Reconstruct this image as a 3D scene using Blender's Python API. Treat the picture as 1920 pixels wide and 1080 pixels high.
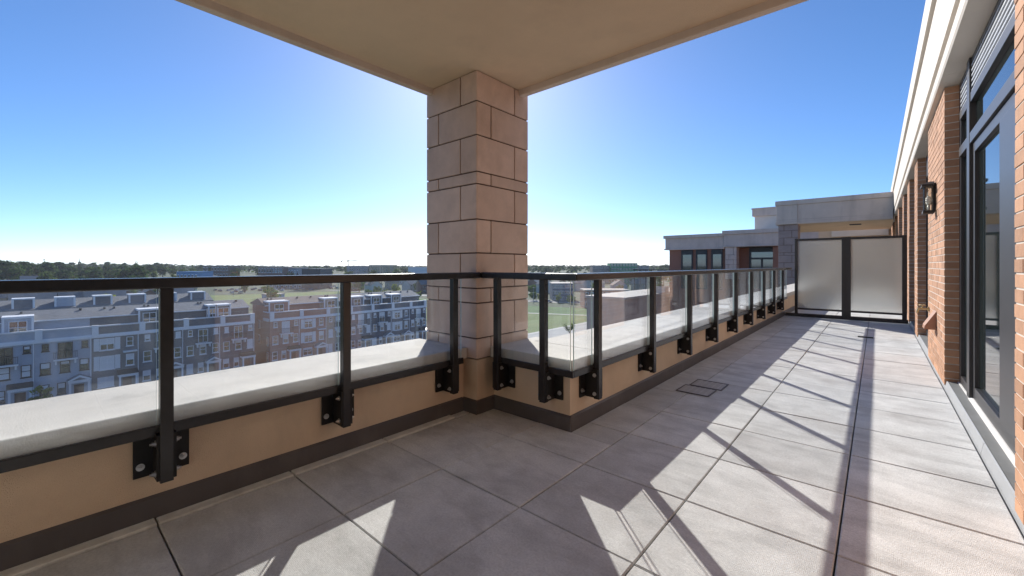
import bpy, math, random
from mathutils import Vector, Matrix
R = math.radians
random.seed(7)
for o in list(bpy.data.objects): bpy.data.objects.remove(o)
S = bpy.context.scene
COL = S.collection

# ------------------------------------------------------------------ camera
H = 1.2128                       # eye height above the paving
cam = bpy.data.cameras.new('camera'); camo = bpy.data.objects.new('camera', cam); COL.objects.link(camo)
cam.sensor_width = 36.0; cam.lens = 784.95 / 1920 * 36.0
cam.shift_y = -(540 - 497.12) / 1920
cam.clip_start = 0.05; cam.clip_end = 20000
YAW = 0.717014625
camo.location = (0, 0, H); camo.rotation_euler = (R(90), 0, YAW)
S.camera = camo

# ------------------------------------------------------------------ light
SUN_AZ = R(47.1)                 # from +Y towards -X
SUN_EL = R(29.3)
w = bpy.data.worlds.new('World'); S.world = w; w.use_nodes = True
nt = w.node_tree; bg = nt.nodes['Background']
sky = nt.nodes.new('ShaderNodeTexSky'); sky.sky_type = 'NISHITA'; sky.sun_disc = False
sky.sun_elevation = SUN_EL; sky.sun_rotation = -SUN_AZ
sky.air_density = 1.0; sky.dust_density = 6.0; sky.ozone_density = 5.0; sky.altitude = 4000
# a clearer, deeper blue; glare round the sun softened: c / (1 + k c)
KS = 0.02; SAT = 1.1
hs = nt.nodes.new('ShaderNodeHueSaturation'); hs.inputs['Saturation'].default_value = SAT
a1 = nt.nodes.new('ShaderNodeVectorMath'); a1.operation = 'MULTIPLY_ADD'; a1.inputs[1].default_value = (KS,) * 3; a1.inputs[2].default_value = (1, 1, 1)
a2 = nt.nodes.new('ShaderNodeVectorMath'); a2.operation = 'DIVIDE'
nt.links.new(sky.outputs[0], hs.inputs['Color'])
nt.links.new(hs.outputs[0], a1.inputs[0]); nt.links.new(hs.outputs[0], a2.inputs[0]); nt.links.new(a1.outputs[0], a2.inputs[1])
a3 = nt.nodes.new('ShaderNodeVectorMath'); a3.operation = 'MULTIPLY'; a3.inputs[1].default_value = (.96, .935, .95); nt.links.new(a2.outputs[0], a3.inputs[0])
nt.links.new(a3.outputs[0], bg.inputs[0]); bg.inputs[1].default_value = 0.074
sl = bpy.data.lights.new('sun', 'SUN'); sl.energy = 2.15; sl.angle = R(0.5); sl.color = (1.0, 0.95, 0.87)
so = bpy.data.objects.new('sun', sl); COL.objects.link(so)
sd = Vector((-math.sin(SUN_AZ) * math.cos(SUN_EL), math.cos(SUN_AZ) * math.cos(SUN_EL), math.sin(SUN_EL)))
so.rotation_euler = sd.to_track_quat('Z', 'Y').to_euler(); so.location = (-30, 30, 60)
S.view_settings.view_transform = 'Standard'; S.view_settings.look = 'None'
S.view_settings.exposure = 1.55; S.view_settings.gamma = 1.0
S.render.engine = 'CYCLES'
S.cycles.use_denoising = True
S.cycles.max_bounces = 8; S.cycles.diffuse_bounces = 4; S.cycles.transparent_max_bounces = 16
S.cycles.sample_clamp_indirect = 8.0
S.cycles.caustics_reflective = True; S.cycles.blur_glossy = 0.35; S.cycles.caustics_refractive = False

# ------------------------------------------------------------------ mesh helpers
ORG = {}
class MB:
    def __init__(s): s.v = []; s.f = []; s.m = []
    def poly(s, pts, mi=0):
        n = len(s.v); s.v += [tuple(p) for p in pts]; s.f.append(tuple(range(n, n + len(pts)))); s.m.append(mi)
    def box(s, x0, x1, y0, y1, z0, z1, mi=0):
        if x0 > x1: x0, x1 = x1, x0
        if y0 > y1: y0, y1 = y1, y0
        if z0 > z1: z0, z1 = z1, z0
        n = len(s.v)
        s.v += [(x0,y0,z0),(x1,y0,z0),(x1,y1,z0),(x0,y1,z0),(x0,y0,z1),(x1,y0,z1),(x1,y1,z1),(x0,y1,z1)]
        for q in ((0,3,2,1),(4,5,6,7),(0,1,5,4),(1,2,6,5),(2,3,7,6),(3,0,4,7)):
            s.f.append(tuple(n + i for i in q)); s.m.append(mi)
        return s
    def extrude(s, pts, vec, mi=0):
        n = len(s.v); k = len(pts); vec = Vector(vec)
        s.v += [tuple(p) for p in pts] + [tuple(Vector(p) + vec) for p in pts]
        s.f.append(tuple(range(n + k - 1, n - 1, -1))); s.m.append(mi)
        s.f.append(tuple(range(n + k, n + 2 * k))); s.m.append(mi)
        for i in range(k):
            j = (i + 1) % k
            s.f.append((n + i, n + j, n + k + j, n + k + i)); s.m.append(mi)
        return s
    def cyl(s, p0, p1, r0, r1=None, n=10, mi=0):
        r1 = r0 if r1 is None else r1
        p0 = Vector(p0); p1 = Vector(p1); d = (p1 - p0).normalized()
        a = d.orthogonal().normalized(); b = d.cross(a); k = len(s.v)
        for p, r in ((p0, r0), (p1, r1)):
            for i in range(n):
                t = 2 * math.pi * i / n; s.v.append(tuple(p + a * (r * math.cos(t)) + b * (r * math.sin(t))))
        for i in range(n):
            j = (i + 1) % n; s.f.append((k + i, k + j, k + n + j, k + n + i)); s.m.append(mi)
        s.f.append(tuple(range(k + n - 1, k - 1, -1))); s.m.append(mi)
        s.f.append(tuple(range(k + n, k + 2 * n))); s.m.append(mi)
        return s
    def build(s, name, mats, parent=None, bevel=0, smooth=False, fix=False):
        if not isinstance(mats, (list, tuple)): mats = [mats]
        o0 = ORG.get(parent.name, Vector()) if parent else Vector()
        me = bpy.data.meshes.new(name)
        me.from_pydata([(x - o0.x, y - o0.y, z - o0.z) for x, y, z in s.v], [], s.f)
        for m in mats: me.materials.append(m)
        me.polygons.foreach_set('material_index', s.m)
        if fix:
            import bmesh
            b = bmesh.new(); b.from_mesh(me); bmesh.ops.recalc_face_normals(b, faces=b.faces); b.to_mesh(me); b.free()
        if smooth: me.polygons.foreach_set('use_smooth', [True] * len(me.polygons))
        me.update()
        o = bpy.data.objects.new(name, me); COL.objects.link(o)
        if parent: o.parent = parent
        ORG[o.name] = o0
        if bevel:
            bv = o.modifiers.new('edge', 'BEVEL'); bv.width = bevel; bv.segments = 2; bv.limit_method = 'ANGLE'; bv.angle_limit = R(40)
        return o
def BX(*a): return MB().box(*a)
def tag(o, label, cat, group=None):
    o['label'] = label; o['category'] = cat
    if group: o['group'] = group
    return o
def thing(name, label, cat, loc=(0, 0, 0), group=None):
    o = bpy.data.objects.new(name, None); COL.objects.link(o); o.location = loc; o.empty_display_size = .2
    ORG[o.name] = Vector(loc); return tag(o, label, cat, group)
def struct(o): o['kind'] = 'structure'; return o
def stuff(o): o['kind'] = 'stuff'; return o
def copy_tree(o, parent=None):
    c = o.copy(); COL.objects.link(c)
    if parent: c.parent = parent
    ORG[c.name] = ORG.get(o.name, Vector())
    for ch in [k for k in o.children]: copy_tree(ch, c)
    return c

# ------------------------------------------------------------------ materials
def mat(name, col, rough=0.7, var=0.12, scale=6.0, bump=0.0, bscale=60.0, island=0.0, metal=0.0, spec=0.5, stain=None, stain_scale=1.2, objvar=0.0, detail=6.0, stretch=None):
    m = bpy.data.materials.new(name); m.use_nodes = True; t = m.node_tree; N = t.nodes; L = t.links
    p = N['Principled BSDF']; p.inputs['Roughness'].default_value = rough; p.inputs['Metallic'].default_value = metal
    p.inputs['Specular IOR Level'].default_value = spec
    tc = N.new('ShaderNodeTexCoord'); src = tc.outputs['Object']
    if stretch:
        mp = N.new('ShaderNodeMapping'); mp.inputs['Scale'].default_value = stretch; L.new(src, mp.inputs[0]); src = mp.outputs[0]
    nz = N.new('ShaderNodeTexNoise'); nz.inputs['Scale'].default_value = scale; nz.inputs['Detail'].default_value = detail; nz.inputs['Roughness'].default_value = 0.6
    L.new(src, nz.inputs['Vector'])
    mr = N.new('ShaderNodeMapRange'); mr.inputs[1].default_value = .25; mr.inputs[2].default_value = .75
    mr.inputs[3].default_value = 1 - var; mr.inputs[4].default_value = 1 + var; L.new(nz.outputs[0], mr.inputs[0])
    val = mr.outputs[0]
    def mul(a, lo, hi, sock):
        k = N.new('ShaderNodeMapRange'); k.inputs[3].default_value = lo; k.inputs[4].default_value = hi; L.new(sock, k.inputs[0])
        q = N.new('ShaderNodeMath'); q.operation = 'MULTIPLY'; L.new(a, q.inputs[0]); L.new(k.outputs[0], q.inputs[1]); return q.outputs[0]
    if island:
        ge = N.new('ShaderNodeNewGeometry'); val = mul(val, 1 - island, 1 + island, ge.outputs['Random Per Island'])
    if objvar:
        oi = N.new('ShaderNodeObjectInfo'); val = mul(val, 1 - objvar, 1 + objvar, oi.outputs['Random'])
    mx = N.new('ShaderNodeVectorMath'); mx.operation = 'SCALE'; mx.inputs[0].default_value = col[:3]; L.new(val, mx.inputs['Scale'])
    out = mx.outputs[0]
    if stain:
        n2 = N.new('ShaderNodeTexNoise'); n2.inputs['Scale'].default_value = stain_scale; n2.inputs['Detail'].default_value = 8; n2.inputs['Roughness'].default_value = .65
        L.new(src, n2.inputs['Vector'])
        r2 = N.new('ShaderNodeMapRange'); r2.inputs[1].default_value = .5; r2.inputs[2].default_value = .72; L.new(n2.outputs[0], r2.inputs[0])
        mm = N.new('ShaderNodeMix'); mm.data_type = 'RGBA'; L.new(r2.outputs[0], mm.inputs['Factor']); L.new(out, mm.inputs['A']); mm.inputs['B'].default_value = (*stain, 1)
        out = mm.outputs['Result']
    L.new(out, p.inputs['Base Color'])
    if bump:
        nb = N.new('ShaderNodeTexNoise'); nb.inputs['Scale'].default_value = bscale; nb.inputs['Detail'].default_value = 4
        L.new(src, nb.inputs['Vector'])
        b = N.new('ShaderNodeBump'); b.inputs['Strength'].default_value = bump; b.inputs['Distance'].default_value = .01
        L.new(nb.outputs[0], b.inputs['Height']); L.new(b.outputs[0], p.inputs['Normal'])
    return m
def glass_mat(name, tint, ior=1.5, wavy=0.0, rough=0.0, dust=0.0):
    m = bpy.data.materials.new(name); m.use_nodes = True; t = m.node_tree; N = t.nodes; L = t.links
    N.remove(N['Principled BSDF']); out = N['Material Output']
    tr = N.new('ShaderNodeBsdfTransparent'); tr.inputs[0].default_value = (*tint, 1)
    gl = N.new('ShaderNodeBsdfGlossy'); gl.inputs['Roughness'].default_value = rough; gl.inputs[0].default_value = (.88, .94, 1, 1)
    fr = N.new('ShaderNodeFresnel'); ge = N.new('ShaderNodeNewGeometry')      # the exit face mirrors like the entry face
    ir = N.new('ShaderNodeMapRange'); ir.inputs[3].default_value = ior; ir.inputs[4].default_value = 1 / ior
    L.new(ge.outputs['Backfacing'], ir.inputs[0]); L.new(ir.outputs[0], fr.inputs[0])
    mx = N.new('ShaderNodeMixShader'); L.new(fr.outputs[0], mx.inputs[0]); L.new(tr.outputs[0], mx.inputs[1]); L.new(gl.outputs[0], mx.inputs[2])
    if wavy:
        tc = N.new('ShaderNodeTexCoord'); nz = N.new('ShaderNodeTexNoise'); nz.inputs['Scale'].default_value = 2.2; nz.inputs['Detail'].default_value = 1
        L.new(tc.outputs['Object'], nz.inputs['Vector'])
        b = N.new('ShaderNodeBump'); b.inputs['Strength'].default_value = wavy; b.inputs['Distance'].default_value = .02
        L.new(nz.outputs[0], b.inputs['Height']); L.new(b.outputs[0], gl.inputs['Normal'])
    last = mx.outputs[0]
    if dust:
        td = N.new('ShaderNodeTexCoord'); mp = N.new('ShaderNodeMapping'); mp.inputs['Scale'].default_value = (2.2, 2.2, .7); L.new(td.outputs['Object'], mp.inputs[0])
        dn = N.new('ShaderNodeTexNoise'); dn.inputs['Scale'].default_value = 2.5; dn.inputs['Detail'].default_value = 9; dn.inputs['Roughness'].default_value = .7; dn.inputs['Distortion'].default_value = .8; L.new(mp.outputs[0], dn.inputs['Vector'])
        dr_ = N.new('ShaderNodeMapRange'); dr_.inputs[1].default_value = .38; dr_.inputs[2].default_value = .78; dr_.inputs[3].default_value = dust * .25; dr_.inputs[4].default_value = dust * 2.2; L.new(dn.outputs[0], dr_.inputs[0])
        df_ = N.new('ShaderNodeBsdfTranslucent'); df_.inputs[0].default_value = (.72, .76, .8, 1); dd = N.new('ShaderNodeBsdfDiffuse'); dd.inputs[0].default_value = (.72, .76, .8, 1)
        a_ = N.new('ShaderNodeMixShader'); L.new(df_.outputs[0], a_.inputs[1]); L.new(dd.outputs[0], a_.inputs[2])
        b_ = N.new('ShaderNodeMixShader'); L.new(dr_.outputs[0], b_.inputs[0]); L.new(last, b_.inputs[1]); L.new(a_.outputs[0], b_.inputs[2]); last = b_.outputs[0]
    L.new(last, out.inputs[0])
    return m
M = {}
# terrace
M['deck'] = mat('deck_membrane', (.02, .02, .022), .9)
M['tile'] = mat('concrete_paver', (.565, .565, .555), .8, var=.16, scale=5, bump=.35, bscale=260, island=.11, stain=(.45, .435, .42), stain_scale=1.7)
M['stucco'] = mat('tan_stucco', (.72, .545, .385), .9, var=.07, scale=4, bump=.5, bscale=240, stain=(.65, .48, .33), stain_scale=1.4)
M['soffit'] = mat('tan_stucco_soffit', (.68, .52, .365), .92, var=.06, scale=2.5, bump=.45, bscale=200, stain=(.62, .47, .33), stain_scale=.9)
M['coping'] = mat('pale_concrete', (.56, .53, .48), .8, var=.09, scale=5, bump=.25, bscale=150, stain=(.46, .44, .40), stain_scale=1.9)
M['flash'] = mat('bronze_flashing', (.10, .088, .086), .42, var=.12, scale=3, spec=.4)
M['stone'] = mat('pink_cast_stone', (.63, .465, .375), .85, var=.10, scale=6, bump=.3, bscale=110, island=.09, stain=(.55, .39, .305), stain_scale=2.4)
M['joint'] = mat('stone_joint', (.12, .075, .05), .95)
M['metal'] = mat('dark_bronze_metal', (.027, .024, .024), .27, var=.15, scale=25, spec=.5)
M['bracket'] = mat('black_bracket_metal', (.012, .011, .011), .5, var=.1, scale=25, spec=.35)
M['bolt'] = mat('galvanised_bolt', (.55, .55, .55), .35, metal=.9)
M['glass'] = glass_mat('clear_rail_glass', (.972, .985, .99), 1.52, wavy=.025, dust=.03)
M['gedge'] = mat('green_glass_edge', (.62, .74, .70), .25)
M['brick'] = mat('orange_brick', (.46, .25, .145), .85, var=.14, scale=14, bump=.35, bscale=120, island=.2)
M['mortar'] = mat('pale_mortar', (.60, .55, .48), .95, bump=.2, bscale=150)
M['cast'] = mat('white_cast_stone', (.66, .60, .53), .8, var=.05, scale=3, bump=.1, bscale=120)
M['castgrey'] = mat('grey_cast_stone', (.64, .54, .46), .85, var=.09, scale=2.2, bump=.1, bscale=80, stain=(.55, .465, .39), stain_scale=.7)
M['wingbrick'] = mat('brown_red_brick', (.29, .15, .108), .9, var=.12, scale=9, stretch=(1, 1, 4))
M['frame'] = mat('charcoal_window_frame', (.036, .035, .038), .38, var=.08, spec=.5)
M['darkglass'] = mat('dark_window_glass', (.014, .022, .022), .03, var=.05, spec=.5); M['darkglass'].node_tree.nodes['Principled BSDF'].inputs['IOR'].default_value = 2.3
M['membrane'] = mat('grey_membrane', (.17, .175, .175), .75, var=.14, scale=5, bump=.15)
M['whitesill'] = mat('white_sill', (.78, .77, .74), .6)
M['greyflash'] = mat('light_grey_flashing', (.34, .35, .36), .5, var=.07); M['slat'] = mat('pale_louvre_metal', (.48, .50, .53), .4)
M['lampglass'] = glass_mat('seeded_lamp_glass', (.96, .96, .93), 1.5, wavy=.3, rough=.15)
M['bulb'] = mat('white_bulb', (.8, .8, .76), .25)
M['brass'] = mat('weathered_brass', (.50, .40, .22), .35, metal=.8)
M['hood'] = mat('terracotta_vent', (.36, .18, .11), .6)
M['grate'] = mat('grey_plastic_grate', (.50, .485, .47), .6)
M['black'] = mat('black_rubber', (.012, .012, .012), .6)
fm = bpy.data.materials.new('frosted_glass'); fm.use_nodes = True; t = fm.node_tree; N = t.nodes; L = t.links
pb = N['Principled BSDF']; pb.inputs['Base Color'].default_value = (.90, .92, .90, 1); pb.inputs['Transmission Weight'].default_value = .9
pb.inputs['Roughness'].default_value = .24; pb.inputs['IOR'].default_value = 1.3
tcx = N.new('ShaderNodeTexCoord'); nzx = N.new('ShaderNodeTexNoise'); nzx.inputs['Scale'].default_value = 170; L.new(tcx.outputs['Object'], nzx.inputs['Vector'])
bx_ = N.new('ShaderNodeBump'); bx_.inputs['Strength'].default_value = .3; bx_.inputs['Distance'].default_value = .004; L.new(nzx.outputs[0], bx_.inputs['Height']); L.new(bx_.outputs[0], pb.inputs['Normal'])
tl = N.new('ShaderNodeBsdfTranslucent'); tl.inputs[0].default_value = (.52, .54, .53, 1)
mxs = N.new('ShaderNodeMixShader'); mxs.inputs[0].default_value = .12
L.new(pb.outputs[0], mxs.inputs[1]); L.new(tl.outputs[0], mxs.inputs[2]); L.new(mxs.outputs[0], N['Material Output'].inputs[0])
M['frost'] = fm

t = M['tile'].node_tree; N = t.nodes; L = t.links; p = N['Principled BSDF']
src = p.inputs['Base Color'].links[0].from_socket
tc = N.new('ShaderNodeTexCoord')
mp = N.new('ShaderNodeMapping'); mp.inputs['Scale'].default_value = (1.1, 3.4, 1); mp.inputs['Rotation'].default_value = (0, 0, R(24)); L.new(tc.outputs['Object'], mp.inputs[0])
n1 = N.new('ShaderNodeTexNoise'); n1.inputs['Scale'].default_value = 1.6; n1.inputs['Detail'].default_value = 9; n1.inputs['Roughness'].default_value = .68; n1.inputs['Distortion'].default_value = .5; L.new(mp.outputs[0], n1.inputs['Vector'])
r1 = N.new('ShaderNodeMapRange'); r1.inputs[1].default_value = .48; r1.inputs[2].default_value = .74; r1.inputs[3].default_value = 1.05; r1.inputs[4].default_value = .74; L.new(n1.outputs[0], r1.inputs[0])
n2 = N.new('ShaderNodeTexNoise'); n2.inputs['Scale'].default_value = 95; n2.inputs['Detail'].default_value = 3; L.new(tc.outputs['Object'], n2.inputs['Vector'])
r2 = N.new('ShaderNodeMapRange'); r2.inputs[1].default_value = .3; r2.inputs[2].default_value = .7; r2.inputs[3].default_value = .9; r2.inputs[4].default_value = 1.1; L.new(n2.outputs[0], r2.inputs[0])
m1 = N.new('ShaderNodeMath'); m1.operation = 'MULTIPLY'; L.new(r1.outputs[0], m1.inputs[0]); L.new(r2.outputs[0], m1.inputs[1])
v1 = N.new('ShaderNodeVectorMath'); v1.operation = 'SCALE'; L.new(src, v1.inputs[0]); L.new(m1.outputs[0], v1.inputs['Scale']); L.new(v1.outputs[0], p.inputs['Base Color'])
ck = N.new('ShaderNodeTexVoronoi'); ck.inputs['Scale'].default_value = 170; ck.inputs['Randomness'].default_value = .15; L.new(tc.outputs['Object'], ck.inputs['Vector'])
b2 = N.new('ShaderNodeBump'); b2.inputs['Strength'].default_value = .35; b2.inputs['Distance'].default_value = .004; L.new(ck.outputs['Distance'], b2.inputs['Height']); L.new(p.inputs['Normal'].links[0].from_socket, b2.inputs['Normal']); L.new(b2.outputs[0], p.inputs['Normal'])

def streaks(m, sc, lo, thr=(.5, .75)):
    t = m.node_tree; N = t.nodes; L = t.links; p = N['Principled BSDF']; src = p.inputs['Base Color'].links[0].from_socket
    tc = N.new('ShaderNodeTexCoord'); mp = N.new('ShaderNodeMapping'); mp.inputs['Scale'].default_value = sc; L.new(tc.outputs['Object'], mp.inputs[0])
    n1 = N.new('ShaderNodeTexNoise'); n1.inputs['Scale'].default_value = 1; n1.inputs['Detail'].default_value = 7; n1.inputs['Roughness'].default_value = .62; L.new(mp.outputs[0], n1.inputs['Vector'])
    r1 = N.new('ShaderNodeMapRange'); r1.inputs[1].default_value = thr[0]; r1.inputs[2].default_value = thr[1]; r1.inputs[3].default_value = 1; r1.inputs[4].default_value = lo; L.new(n1.outputs[0], r1.inputs[0])
    v1 = N.new('ShaderNodeVectorMath'); v1.operation = 'SCALE'; L.new(src, v1.inputs[0]); L.new(r1.outputs[0], v1.inputs['Scale']); L.new(v1.outputs[0], p.inputs['Base Color'])
streaks(M['stucco'], (5, 5, 1.4), .90)
streaks(M['coping'], (3.2, 3.2, 3.2), .80, (.55, .72))
streaks(M['coping'], (40, 40, 40), .72, (.66, .72))
streaks(M['stone'], (5, 5, 2.5), .86)
streaks(M['castgrey'], (2.5, 2.5, .35), .80)
streaks(M['flash'], (5, 5, 2), 1.35, (.5, .7))
streaks(M['soffit'], (.9, .9, .9), .90, (.48, .7))

# ================================================================== TERRACE
SL, SR, SJ = -2.62, -1.695, 2.59           # stucco faces: left run, right run, jog
FAR = 27.0
deck = MB(); deck.box(-2.63, .70, -6, FAR, -.12, -.045)
struct(deck.build('terrace_deck', M['deck']))
tiles = MB()
jx = [-2.566 - .607, -2.528, -1.959, -1.351, -.745, -.129, .495]
y = .997 - 12 * .61
ys = []
while y < FAR: ys.append(y); y += .61
g = .0035
def tile(x0, x1, y0, y1):
    if x1 - x0 < .02 or y1 - y0 < .02: return
    n = len(tiles.v); c = .004; dz = random.uniform(-.0022, .0022)
    b = [(x0,y0),(x1,y0),(x1,y1),(x0,y1)]; tp = [(x0+c,y0+c),(x1-c,y0+c),(x1-c,y1-c),(x0+c,y1-c)]
    tiles.v += [(p[0],p[1],-.04) for p in b] + [(p[0],p[1],-.004+dz) for p in b] + [(p[0],p[1],dz) for p in tp]
    for i in range(4):
        j = (i + 1) % 4
        tiles.f.append((n+i,n+j,n+4+j,n+4+i)); tiles.m.append(0); tiles.f.append((n+4+i,n+4+j,n+8+j,n+8+i)); tiles.m.append(0)
    tiles.f.append((n+8,n+9,n+10,n+11)); tiles.m.append(0)
strip = []
for i in range(len(jx) - 1):
    for j in range(len(ys) - 1):
        x0, x1, y0, y1 = jx[i] + g, jx[i+1] - g, ys[j] + g, ys[j+1] - g
        x0 = max(x0, SL + .02)
        if x1 < -2.52 and y1 < SJ - .02: strip.append((x0, x1, y0, y1)); continue
        if y0 >= SJ - .03: x0 = max(x0, SR + .02); tile(x0, x1, y0, y1)
        elif y1 > SJ - .02:
            if x1 <= SR: tile(x0, x1, y0, SJ - .02)
            elif x0 >= SR: tile(x0, x1, y0, y1)
            else:
                tile(x0, x1, y0, SJ - .02); tile(SR + .02, x1, SJ - .02, y1)
        else: tile(x0, x1, y0, y1)
struct(tiles.build('terrace_paving', M['tile']))
tiles = MB()
for q in strip: tile(*q)
for k in range(len(tiles.v)): tiles.v[k] = (tiles.v[k][0], tiles.v[k][1], tiles.v[k][2] + .007)
M['edge'] = mat('pale_edge_concrete', (.70, .68, .62), .9, var=.2, scale=9, bump=.5, bscale=120, stain=(.52, .50, .45), stain_scale=5)
struct(tiles.build('paving_edge', M['edge']))

# parapet
pp = thing('parapet_wall', 'low tan stucco parapet with pale concrete coping stepping around the column', 'parapet', (-1.95, 2.6, 0))
st = MB()
st.box(-3.13, SL, -6, SJ, -.1, .438); st.box(-3.13, -2.2, SJ, 3.08, -.1, .438); st.box(-2.2, SR, SJ, FAR, -.1, .438)
st.build('stucco_wall', M['stucco'], pp)
fl = MB(); kh = .110; e = .014
def kick(pts):      # flashing run along a polyline, room side given by offset points
    for (a, b) in zip(pts[:-1], pts[1:]):
        pass
# left face (+X side), jog face (-Y side), right face (+X side): sloped little hat on top
cx, cy = -2.46, 2.385
def kick_x(xf, y0, y1):
    fl.extrude([(xf - .03, y0, -.03), (xf + e + .006, y0, -.03), (xf + e, y0, kh - .012), (xf + .001, y0, kh), (xf - .03, y0, kh)], (0, y1 - y0, 0))
def kick_y(yf, x0, x1):
    fl.extrude([(x0, yf + .03, -.03), (x0, yf + .03, kh), (x0, yf - .001, kh), (x0, yf - e, kh - .012), (x0, yf - e - .006, -.03)], (x1 - x0, 0, 0))
kick_x(SL, -6, cy - e); kick_y(cy, SL + .002, cx + e); kick_x(cx, cy, SJ - .001); kick_y(SJ, cx + .003, SR + e)
for a in range(8):
    kick_x(SR, SJ + a * 3.05 + (.001 if a else 0), SJ + a * 3.05 + 3.046)
fl.build('base_flashing', M['flash'], pp, fix=True)
ct = .530; cb = .4385
def coping(b): return b.build('coping', M['coping'], pp, bevel=.006)
ylist = [-6, -3.2, -.12, cy - .003]
for a, b in zip(ylist[:-1], ylist[1:]): coping(BX(-3.22, -2.57, a + .002, b - .002, cb, ct))
coping(MB().extrude([(cx + .002, SJ - .05, cb), (-1.645, SJ - .05, cb), (-1.645, 2.98, cb), (-2.32, 2.98, cb), (-2.32, 3.16, cb), (cx + .002, 3.16, cb)], (0, 0, ct - cb)))
yy = 2.984
while yy < FAR: coping(BX(-2.32, -1.645, yy, yy + 2.396, cb, ct)); yy += 2.4

# stone column
co = thing('stone_column', 'square pinkish cast stone column with grooved blocks holding up the canopy corner', 'column', (-2.79, 2.72, 0))
X0, X1, Y0c, Y1c = -3.12, cx, cy, 3.05
core = BX(X0 + .012, X1 - .012, Y0c + .012, Y1c - .012, .44, 2.80); core.build('mortar_core', M['joint'], co)
sb = BX(X0, X1, Y0c, Y1c, -.05, .436); sb.build('stucco_base', M['stucco'], co, bevel=.004)
blocks = MB(); gz = .005
zs = [.44, .61, .90, 1.022, 1.313, 1.591, 1.882, 1.982, 2.282, 2.56, 2.81]
def block(x0, x1, y0, y1, z0, z1):
    blocks.box(x0, x1, y0, y1, z0, z1)
xo, xe, yo, ye = -2.661, -2.951, 2.858, 2.554
for k in range(len(zs) - 1):
    z0, z1 = zs[k] + gz, zs[k + 1] - gz
    odd = (k % 2 == 1) if k < 6 else (k % 2 == 1)
    xj = xo if (len(zs) - 2 - k) % 2 == 0 else xe
    yj = yo if (len(zs) - 2 - k) % 2 == 0 else ye
    # front leaf (facing -Y), split at xj; right leaf (facing +X), split at yj; rear faces the same
    d = .05
    block(X0, xj - gz, Y0c, Y0c + d, z0, z1); block(xj + gz, X1 - gz * .6, Y0c, Y0c + d, z0, z1)
    block(X1 - d, X1, Y0c + gz * .8, yj - gz, z0, z1); block(X1 - d, X1, yj + gz, Y1c, z0, z1)
    block(X0, X1 - .06, Y1c - d, Y1c - .001, z0, z1); block(X0 + .001, X0 + d, Y0c + .06, Y1c - .06, z0, z1)
blocks.build('stone_blocks', M['stone'], co, bevel=.006)

# canopy overhead
ca = thing('entrance_canopy', 'tan stucco ceiling of the deep canopy overhead with a stone drip edge', 'canopy', (-1.3, 0, 2.81))
cs = BX(-3.03, .44, -6, 2.92, 2.81, 3.0); cs.build('soffit', M['soffit'], ca)
lip = MB()
for b_ in ((-3.09, -3.03, -6, 2.98, 2.755, 3.0), (-3.03, .44, 2.92, 2.98, 2.755, 3.0)): lip.box(*b_)
lip.build('drip_edge', M['castgrey'], ca, bevel=.008)
fa = MB(); fa.box(-3.06, .44, -6, 2.95, 3.002, 3.52); fa.box(-3.10, .40, -6, 2.99, 3.522, 3.72); fa.build('fascia', M['cast'], ca)

# ------------------------------------------------------------------ railing
ra = thing('glass_railing', 'dark bronze metal guard rail with clear glass panels bracketed to the parapet', 'railing', (-1.5, 2.4, 0))
xl, yj_, xr = -2.49, 2.46, -1.57           # room faces of the posts
RT, RB = 1.155, 1.105
def rail_profile(mode):
    pass
tr_ = MB()
c0, c1 = -.048, .042   # cap reaches over the posts and 45 mm into the room
def capseg(p0, p1, p2, p3):   # quad outline (inner start, inner end, outer end, outer start)
    ch = .008
    n = len(tr_.v)
    base = [p0, p1, p2, p3]
    cx_ = [Vector((p[0], p[1])) for p in base]
    tr_.extrude([(p.x, p.y, RB) for p in cx_], (0, 0, RT - RB))
capseg((xl + c1, -2.2), (xl + c1, yj_ - c1), (xl + c0, yj_ - c0), (xl + c0, -2.2))
tr_.build('top_rail', M['metal'], ra, bevel=.007, fix=True)
tr_ = MB(); capseg((xl + c1, yj_ - c1), (xr + c1, yj_ - c1), (xr + c0, yj_ - c0), (xl + c0, yj_ - c0)); tr_.build('top_rail', M['metal'], ra, bevel=.007, fix=True)
tr_ = MB(); capseg((xr + c1, yj_ - c1), (xr + c1, 11.9), (xr + c0, 11.9), (xr + c0, yj_ - c0)); tr_.build('top_rail', M['metal'], ra, bevel=.007, fix=True)
b0, b1 = .412, .460
for bb in (BX(xl - .069, xl - .0455, -2.2, 2.31, b0, b1), BX(-2.385, xr - .0455, yj_ + .0455, yj_ + .069, b0, b1), BX(xr - .069, xr - .0455, yj_ + .0695, 11.9, b0, b1)):
    bb.build('bottom_rail', M['metal'], ra, bevel=.003)
GT = .005
def pane(mb): 
    xs = [v[0] for v in mb.v]; yw = [v[1] for v in mb.v]
    for k in ((2, 4) if max(yw) - min(yw) > max(xs) - min(xs) else (3, 5)): mb.m[k] = 1
    o = mb.build('glass_panel', [M['glass'], M['gedge']], ra); return o
postL = [-2.2, -1.36, -.465, .414, 1.293, 2.187]
gx = xl - .057
for a, b in zip(postL[:-1], postL[1:-1] + [2.29]):
    pane(BX(gx - GT, gx + GT, a + .010, b - .030 if b < 2.2 else b, b1 - .015, RB - .001))
gy = yj_ + .057
pane(BX(-2.375, -1.884, gy - GT, gy + GT, b1 - .015, RB - .001)); pane(BX(-1.862, xr - .072, gy - GT, gy + GT, b1 - .015, RB - .001))
postR = [2.816 + 1.0318 * k for k in range(9)]
gxr = xr - .057
pr = [yj_ + .072 - .010] + postR + [11.86]
for a, b in zip(pr[:-1], pr[1:]): pane(BX(gxr - GT, gxr + GT, a + .010, b - .030, b1 - .015, RB - .001))
PZ = .203
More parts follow.
